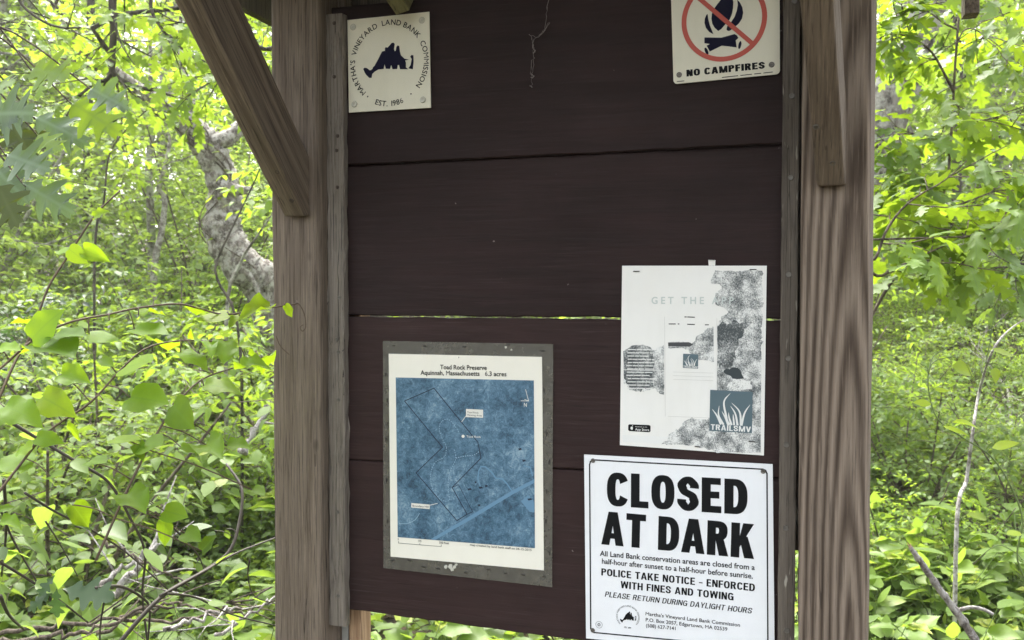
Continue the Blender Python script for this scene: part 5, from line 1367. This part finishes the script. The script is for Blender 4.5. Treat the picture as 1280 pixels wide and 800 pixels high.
gs = simple_tree('dead_sapling', [(1196, 655), (1208, 600), (1216, 540), (1224, 490), (1240, 440), (1262, 412), (1300, 388)], 3.1, .0075, 'pale grey dead sapling stem bending right above the low leaves', 'sapling', M_DEAD, 0)
vine('young_vine', 'pale green young vine with yellow-green leaves curling up at the right', W(1290, 760, 2.3),
     [([(1300, 760), (1272, 700), (1278, 650), (1262, 605), (1238, 570), (1205, 548), (1176, 528), (1164, 505), (1160, 470), (1168, 452), (1190, 446)], .0025), ([(1160, 466), (1166, 447), (1178, 438), (1192, 432)], .0016), ([(1232, 455), (1238, 425), (1242, 400), (1256, 375), (1285, 368)], .0014), ([(1278, 700), (1268, 690), (1245, 682), (1215, 705)], .0015)],
     [((1164, 505), (1139, 502), .9, .6), ((1178, 532), (1215, 545), .9, .8), ((1190, 528), (1226, 528), .8, .0), ((1240, 560), (1276, 550), .9, .6), ((1168, 487), (1188, 488), .7, .2), ((1190, 457), (1222, 466), .6, .5), ((1155, 460), (1146, 453), .8, .5), ((1240, 436), (1270, 445), .8, .4), ((1275, 665), (1256, 668), .9, .5), ((1243, 460), (1246, 478), .6, .8)],
     L_OVATE, G_YEL, 2.25, 2.3, M_STEMG, auto=0, tend=([(1190, 446), (1205, 452), (1215, 470)],))
p = pxpath([(1138, 684), (1152, 704), (1170, 730), (1186, 752), (1205, 778), (1226, 812), (1250, 860)], 2.0, 2.0, 6)
m = MB().tube(p, np.interp(np.linspace(0, 1, len(p)), [0, .05, .5, 1], [.0045, .0068, .0075, .010]) * (1 + .08 * rng.normal(size=len(p))), 9, .05)
dbr = tag(m.build('broken_branch', M_DEAD, None, True, loc=ground_under(p[-1])), 'grey broken branch with a raw snapped tip sticking up at lower right', 'branch')
q = pxpath([(1200, 762), (1215, 759), (1230, 762), (1242, 768)], 2.0, 1.97, 5); MB().tube(q, np.linspace(.0045, .0032, len(q)), 7, .05).build('twig', M_DEAD, dbr, smooth=True)
mb = MB()
for k in range(7):
    a = p[0] + rvec(.0022); mb.tube([p[1] + rvec(.001), a + (p[0] - p[1]) * (.2 + .7 * rng.random())], [.0022, .0004], 4)
mb.build('snapped_tip', plain('raw_wood_pink', (0.42, 0.27, 0.19), 0.8), dbr)
#@@FILL
# ================================================================== understory
def put(root, spots, labels, group, smin=.8, smax=1.25):
    for i, p in enumerate(spots):
        if i == 0:
            root.location = tuple(p); root['group'] = group; root['label'] = labels[0]
        else: copy_thing(root, p, rng.random() * 6.28, smin + (smax - smin) * rng.random(), labels[i % len(labels)] if len(labels) > 1 else labels[0], group)

def shrub_proto(name, label, cat, h, spread, nst, leafm, tem, size, limbs, twigs, spacing, bk=M_TWIG, r0=.012, tint=.5, elev=.3, lo=.2, names=('stem', 'foliage')):
    trunks = []
    for i in range(nst):
        a = 2 * math.pi * (i + rng.random()) / nst; tip = A3([math.cos(a) * spread * .5, math.sin(a) * spread * .5, h * (.75 + .35 * rng.random())])
        trunks.append(spline([A3([0, 0, -.03]) + A3([math.cos(a), math.sin(a), 0]) * .03, tip * A3([.3, .3, .45]) + rvec(.05 * h), tip], 6))
    return make_plant(name, label, cat, None, (0, 0, 0), trunks, tem, leafm, bk, r0, names, limbs=limbs, lo=lo, limb_len=spread * .5, twigs=twigs, twig_len=spread * .25, spacing=spacing, size=size, tint=tint, elev=elev)

def spots(n, a0, a1, d0, d1, mind=.4, tries=40):
    out = []
    for i in range(n):
        for _ in range(tries):
            d = math.sqrt(d0*d0 + (d1*d1 - d0*d0) * rng.random()); p = polar(a0 + (a1 - a0) * rng.random(), d)
            if -.35 < p[0] < 1.1 and p[1] < 1.0: continue
            an = math.degrees(math.atan2(p[0] - CAM[0], p[1] - CAM[1]))
            if -39 < an < -30.0 and d < 6.6 and d > 3.2: continue          # a gap in the undergrowth before the crooked tree
            if all(np.linalg.norm(p - q) > mind for q in out): break
        out.append(p)
    return out

# shrubs 4 to 11 m away
sh = [shrub_proto('leafy_shrub', 'x', 'shrub', 1.1, 1.1, 5, G_BRIGHT, L_LOW, .052, 8, 5, .036, tint=.6), shrub_proto('leafy_shrub', 'x', 'shrub', 1.5, 1.3, 5, G_MID, L_LOW, .058, 9, 5, .04, tint=.55),
      shrub_proto('leafy_shrub', 'x', 'shrub', .8, 1.0, 5, G_GRND, L_LOW, .055, 7, 4, .04, tint=.55), shrub_proto('leafy_shrub', 'x', 'shrub', 2.0, 1.5, 5, G_FAR, L_LOW, .06, 10, 5, .042, tint=.6)]
SL = ['low bright green shrub in the undergrowth beyond the left of the kiosk', 'mid green shrub in the undergrowth beyond the left of the kiosk', 'low soft green shrub in the undergrowth beyond the left of the kiosk', 'tall pale green shrub in the undergrowth beyond the left of the kiosk']
SR = [s.replace('the left of', 'the right of') for s in SL]
SC = [s.replace('beyond the left of', 'straight behind') for s in SL]
for k, (root, nL, nR, nC, d0, d1) in enumerate(zip(sh, (11, 8, 9, 10), (8, 7, 9, 5), (4, 3, 4, 3), (4.6, 7, 3.8, 8.5), (9, 12, 7, 14))):
    put(root, spots(nL, -50, -28, d0, d1), [SL[k]], 'shrubs left of the kiosk')
    cp = spots(nR, 2.5, 15, d0 + 1.2, d1 + 2); 
    for p in cp: copy_thing(root, p, rng.random() * 6.28, .42 + .35 * rng.random(), SR[k], 'shrubs right of the kiosk')
    for p in spots(nC, -27, 2, d0 - .5, d1): copy_thing(root, p, rng.random() * 6.28, .7 + .4 * rng.random(), SC[k], 'shrubs behind the kiosk')
# low shrubs close to the crooked trunk's foot and beside the right post
for k_, (px, d, sc, lab) in enumerate(((318, 5.2, .62, 'small bright shrub hiding the foot of the crooked tree'), (262, 5.0, .5, 'small shrub standing just left of the crooked tree foot'), (225, 5.6, .55, 'small shrub standing below the thin grey tree stems'),
        (1112, 4.0, .50, 'small leafy shrub right against the right post'), (1150, 4.8, .60, 'mid-height shrub a little right of the right post'), (1205, 3.9, .46, 'small shrub behind the pale dead sapling'), (1262, 4.4, .58, 'mid-height shrub close to the right edge of the view'))):
    q_ = W(px, 480, d); copy_thing(sh[(0, 1, 2, 0, 1, 0, 1)[k_]], (q_[0], q_[1], hill(q_[0], q_[1])), rng.random() * 6.28, sc, lab, 'low shrubs near the kiosk')
# dark evergreen bush
p = polar(-43.2, 7.0)
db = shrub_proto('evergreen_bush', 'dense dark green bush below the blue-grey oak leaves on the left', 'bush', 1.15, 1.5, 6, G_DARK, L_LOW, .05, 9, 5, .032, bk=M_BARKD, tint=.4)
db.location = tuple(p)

# saplings and young trees 7 to 18 m away
sa = [shrub_proto('young_tree', 'x', 'tree', 4.2, 2.4, 2, G_FAR, L_LOW, .095, 22, 6, .075, M_BARK, .035, .6, .2, .12, ('trunk', 'crown')), shrub_proto('young_tree', 'x', 'tree', 5.5, 3.0, 1, G_BRIGHT, L_LOW, .10, 40, 6, .08, M_BARK, .05, .6, .15, .12, ('trunk', 'crown')),
      shrub_proto('young_tree', 'x', 'tree', 7.0, 3.4, 1, G_FAR, L_LOW, .115, 46, 7, .09, M_BARK, .06, .65, .15, .12, ('trunk', 'crown'))]
TL = ['slender young tree of pale green leaves in the woods left of the kiosk', 'bushy young tree of bright green leaves in the woods left of the kiosk', 'tall young tree of yellow-green leaves in the woods left of the kiosk']
for k, (root, nL, nR, nC, d0, d1) in enumerate(zip(sa, (5, 5, 7), (4, 4, 5), (3, 2, 3), (9.5, 11, 13), (15, 18, 21))):
    put(root, spots(nL, -50, -27, d0, d1, 1.2), [TL[k]], 'young trees left of the kiosk')
    for p in spots(nR, 1, 16, d0 + 1.5, d1 + 2, 1.2): copy_thing(root, p, rng.random() * 6.28, .8 + .4 * rng.random(), TL[k].replace('left of', 'right of'), 'young trees right of the kiosk')
    for p in spots(nC, -26, 0, d0, d1, 1.2): copy_thing(root, p, rng.random() * 6.28, .8 + .4 * rng.random(), TL[k].replace('left of', 'behind'), 'young trees behind the kiosk')

# far-off wood: foliage that reads as one mass
L = Leaves(); n = 52000
a = np.radians(rng.uniform(-58, 24, n)); d = rng.uniform(17, 34, n) ; x = CAM[0] + d*np.sin(a); y = CAM[1] + d*np.cos(a); gz = hill(x, y)
z = gz + rng.uniform(0, 1, n) ** .9 * (3 + .36 * d)
keep = (np.sin(x*.9 + 2*np.sin(z*.7)) + np.sin(y*.8 + z*1.1) + np.sin(z*1.7 + x*.5) + rng.normal(size=n)*.6) > -1.1
x, y, z = x[keep], y[keep], z[keep]; n = len(x)
Dv = rng.normal(size=(n, 3)); Nv = rng.normal(size=(n, 3))*.6 + UP
L.many(np.stack([x, y, z], -1), Dv, Nv, rng.uniform(.18, .42, n), np.clip(rng.normal(.55, .22, n), 0, 1))
o = L.build('woodland', L_LOW, G_FAR); tag(o, 'distant sunlit green wood closing the view behind the undergrowth', 'woodland', kind='stuff')
for i, (ad, dd, r, lab) in enumerate(((-47.5, 15, .11, 'dim grey far trunk nearest the left edge'), (-44.4, 19, .15, 'grey far trunk behind the blue-grey oak leaves'), (-40.6, 13, .06, 'slim far trunk left of the thin grey stems'), (-36.5, 16, .10, 'far trunk seen behind the crooked tree'), (-33.2, 14, .08, 'far trunk seen beside the left brace'), (5.2, 14, .09, 'far trunk close to the right post'), (7.8, 12, .06, 'slim far trunk behind the white oak sapling'), (10.2, 17, .13, 'far trunk nearest the right edge'))):
    b = polar(ad, dd); P = spline([b - A3([0, 0, .2]), b + A3([.1*rng.normal(), 0, 3]), b + A3([.4*rng.normal(), .2, 7]), b + A3([.8*rng.normal(), .2, 11])], 6)
    t = empty('tall_tree', b, lab + ' in the wood', 'tree'); MB().tube(P, np.linspace(r, r*.5, len(P)), 9, .03).build('trunk', M_BARK if i % 2 else M_BARKD, t, smooth=True)
    st, L = MB(), Leaves()
    for j in range(20):
        p0 = P[int(len(P)*(.5 + .49*rng.random()))]; tp = twig_path(p0, A3([rng.normal(), rng.normal(), .3]), 1.5 + 1.5*rng.random(), 5); st.tube(tp, np.linspace(.03, .006, len(tp)), 4); leafy(L, tp, .07, .16, .6)
    st.build('limb', M_BARK, t); L.build('crown', L_LOW, G_FAR, t)

# ground cover
L = Leaves()
def cover(n, a0, a1, d0, d1, hmax, s0, s1):
    nc = n // 9
    a = np.radians(rng.uniform(a0, a1, nc)); d = np.sqrt(rng.uniform(d0*d0, d1*d1, nc)); cx, cy = CAM[0] + d*np.sin(a), CAM[1] + d*np.cos(a)
    dens = np.sin(cx*2.1 + 1) * np.cos(cy*1.7) + .5*np.sin(cx*.7 + cy*.9) + rng.normal(size=nc)*.5; ok_ = (dens > -.75) & ~((cx > -.3) & (cx < 1.05) & (cy < .45))
    cx, cy, d = cx[ok_], cy[ok_], d[ok_]; nc = len(cx); hh = hmax * (.35 + .65*rng.random(nc)) * (1 + .35*np.sin(cx*1.9)*np.cos(cy*2.3))
    for k in range(9):
        t = rng.uniform(0, 2*math.pi, nc); rr = rng.uniform(.01, .13, nc)
        x, y = cx + rr*np.cos(t), cy + rr*np.sin(t); z = hill(x, y) + hh*(1 - .75*rng.random(nc)) 
        Dv = np.stack([np.cos(t), np.sin(t), -.15 + .2*rng.normal(size=nc)], -1) + rng.normal(size=(nc, 3))*.2
        Nv = UP + rng.normal(size=(nc, 3))*.28
        patch = .22*np.sin(cx*1.6 + 2*np.sin(cy*1.1)) + .15*np.sin(cx*4.1 + cy*3.3)
        L.many(np.stack([x, y, z], -1), Dv, Nv, rng.uniform(s0, s1, nc) * (1 + 1.3*patch), np.clip(rng.normal(.5, .17, nc) + patch, 0, 1))
cover(22000, -53, -27, 2.2, 6, .34, .035, .068); cover(22000, -53, -27, 5, 11, .30, .045, .08)
cover(17000, 1, 16, 2.3, 6.5, .28, .03, .062); cover(14000, 1, 16, 4.5, 9.5, .22, .04, .07); cover(8000, -27, 1, 2.2, 8, .34, .05, .09); cover(9000, -53, 18, 9, 17, .25, .08, .13)
o = L.build('ground_cover', L_OVATE[:1] + L_LOW, G_GRND); tag(o, 'low green leafy plants covering the forest floor', 'ground cover', kind='stuff')
# fallen brown leaves
Lb = Leaves(); n = 5200
a = np.radians(rng.uniform(-53, 16, n)); d = np.sqrt(rng.uniform(2.1**2, 12**2, n)); x, y = CAM[0] + d*np.sin(a), CAM[1] + d*np.cos(a)
Lb.many(np.stack([x, y, hill(x, y) + .015 + .05*rng.random(n)**3], -1), rng.normal(size=(n, 3))*A3([1, 1, .25]), UP + rng.normal(size=(n, 3))*.4, rng.uniform(.06, .12, n), rng.random(n))
M_DRY = leaf_mat('leaf_dry', (0.06, 0.04, 0.025), (0.26, 0.18, 0.11), (0.15, 0.09, 0.03), gloss=0.7, spec=0.2, tfac=.2)
tag(Lb.build('leaf_litter', L_OAKW[:1] + L_OVATE[:1], M_DRY), 'curled brown fallen leaves scattered over the forest floor', 'leaf litter', kind='stuff')
# twiggy litter
mb = MB()
for i in range(420):
    p = polar(rng.uniform(-52, 15), math.sqrt(rng.uniform(2.2**2, 12**2)))
    if -.3 < p[0] < 1.05 and p[1] < .5: continue
    if p[0] > .7 and np.linalg.norm(p[:2] - CAM[:2]) < 3.8: continue
    tp = twig_path(p + A3([0, 0, .02 + .25*rng.random()]), A3([rng.normal(), rng.normal(), .35*rng.normal()]), .3 + .7*rng.random(), 4, 0, .2); r = .002 + .004*rng.random(); mb.tube(tp, np.linspace(r, r*.4, len(tp)), 4)
tag(mb.build('twig_litter', M_TWIG), 'bare brown twigs lying among the low leaves', 'twigs', kind='stuff')

# individual low plants nearest the camera
def herb(size, n, tem, mat, h, tint):
    root = empty('woodland_plant', (0, 0, 0), 'x', 'plant'); st, L = MB(), Leaves()
    for i in range(n):
        a = 2.4*i + rng.normal()*.3; tp = spline([A3([0, 0, -.02]), A3([math.cos(a)*.04, math.sin(a)*.04, h*.6]), A3([math.cos(a), math.sin(a), 0])*(.06 + .12*rng.random()) + A3([0, 0, h*(.6 + .5*rng.random())])], 4)
        st.tube(tp, np.linspace(.0022, .0012, len(tp)), 4)
        t_ = unit(tp[-1] - tp[-3]); L.one(tp[-1], t_*.4 + A3([math.cos(a), math.sin(a), -.1]), UP + rvec(.25), size*(.75 + .5*rng.random()), np.clip(tint + .2*rng.normal(), 0, 1))
        if i % 2 == 0: leafy(L, tp[4:], .06, size*.7, tint, .2)
    st.build('stem', M_STEMG, root); L.build('foliage', tem, mat, root); return root
hb = [herb(.075, 11, L_HEART, G_GRND, .34, .6), herb(.095, 8, L_OVATE, G_GRND, .40, .65), herb(.06, 16, L_OVATE, G_MID, .30, .6)]
HL = ['small heart-leaved plant among the low growth left of the kiosk', 'broad-leaved plant among the low growth left of the kiosk', 'fine-leaved plant among the low growth left of the kiosk']
for k, root in enumerate(hb):
    put(root, spots(34, -51, -28, 2.1, 4.6, .14), [HL[k]], 'low plants left of the kiosk', .8, 1.3)
    for p in spots(30, 2.5, 14.5, 2.1, 4.2, .12): copy_thing(root, p, rng.random()*6.28, .75 + .5*rng.random(), HL[k].replace('left of', 'right of'), 'low plants right of the kiosk')
    for p in spots(12, -27, 1, 2.2, 4.5, .2): copy_thing(root, p, rng.random()*6.28, .8 + .5*rng.random(), HL[k].replace('left of', 'behind'), 'low plants behind the kiosk')
# thin mist volume, added only to soften the background contrast
m = bpy.data.materials.new('added_haze_air'); m.use_nodes = True; nt = m.node_tree
for n_ in list(nt.nodes):
    if n_.bl_idname == 'ShaderNodeBsdfPrincipled': nt.nodes.remove(n_)
pv = nt.nodes.new('ShaderNodeVolumePrincipled'); pv.inputs['Color'].default_value = (0.95, 0.97, 0.86, 1); pv.inputs['Density'].default_value = 0.0022; pv.inputs['Anisotropy'].default_value = 0.2
nt.links.new(pv.outputs[0], [n_ for n_ in nt.nodes if n_.bl_idname == 'ShaderNodeOutputMaterial'][0].inputs['Volume'])
zmin = min(v_.co.z for v_ in bpy.data.objects['ground'].data.vertices) - 1.0
tag(MB().box((-93, -93, zmin), (93, 93, 24)).build('added_haze', m), kind='stuff')
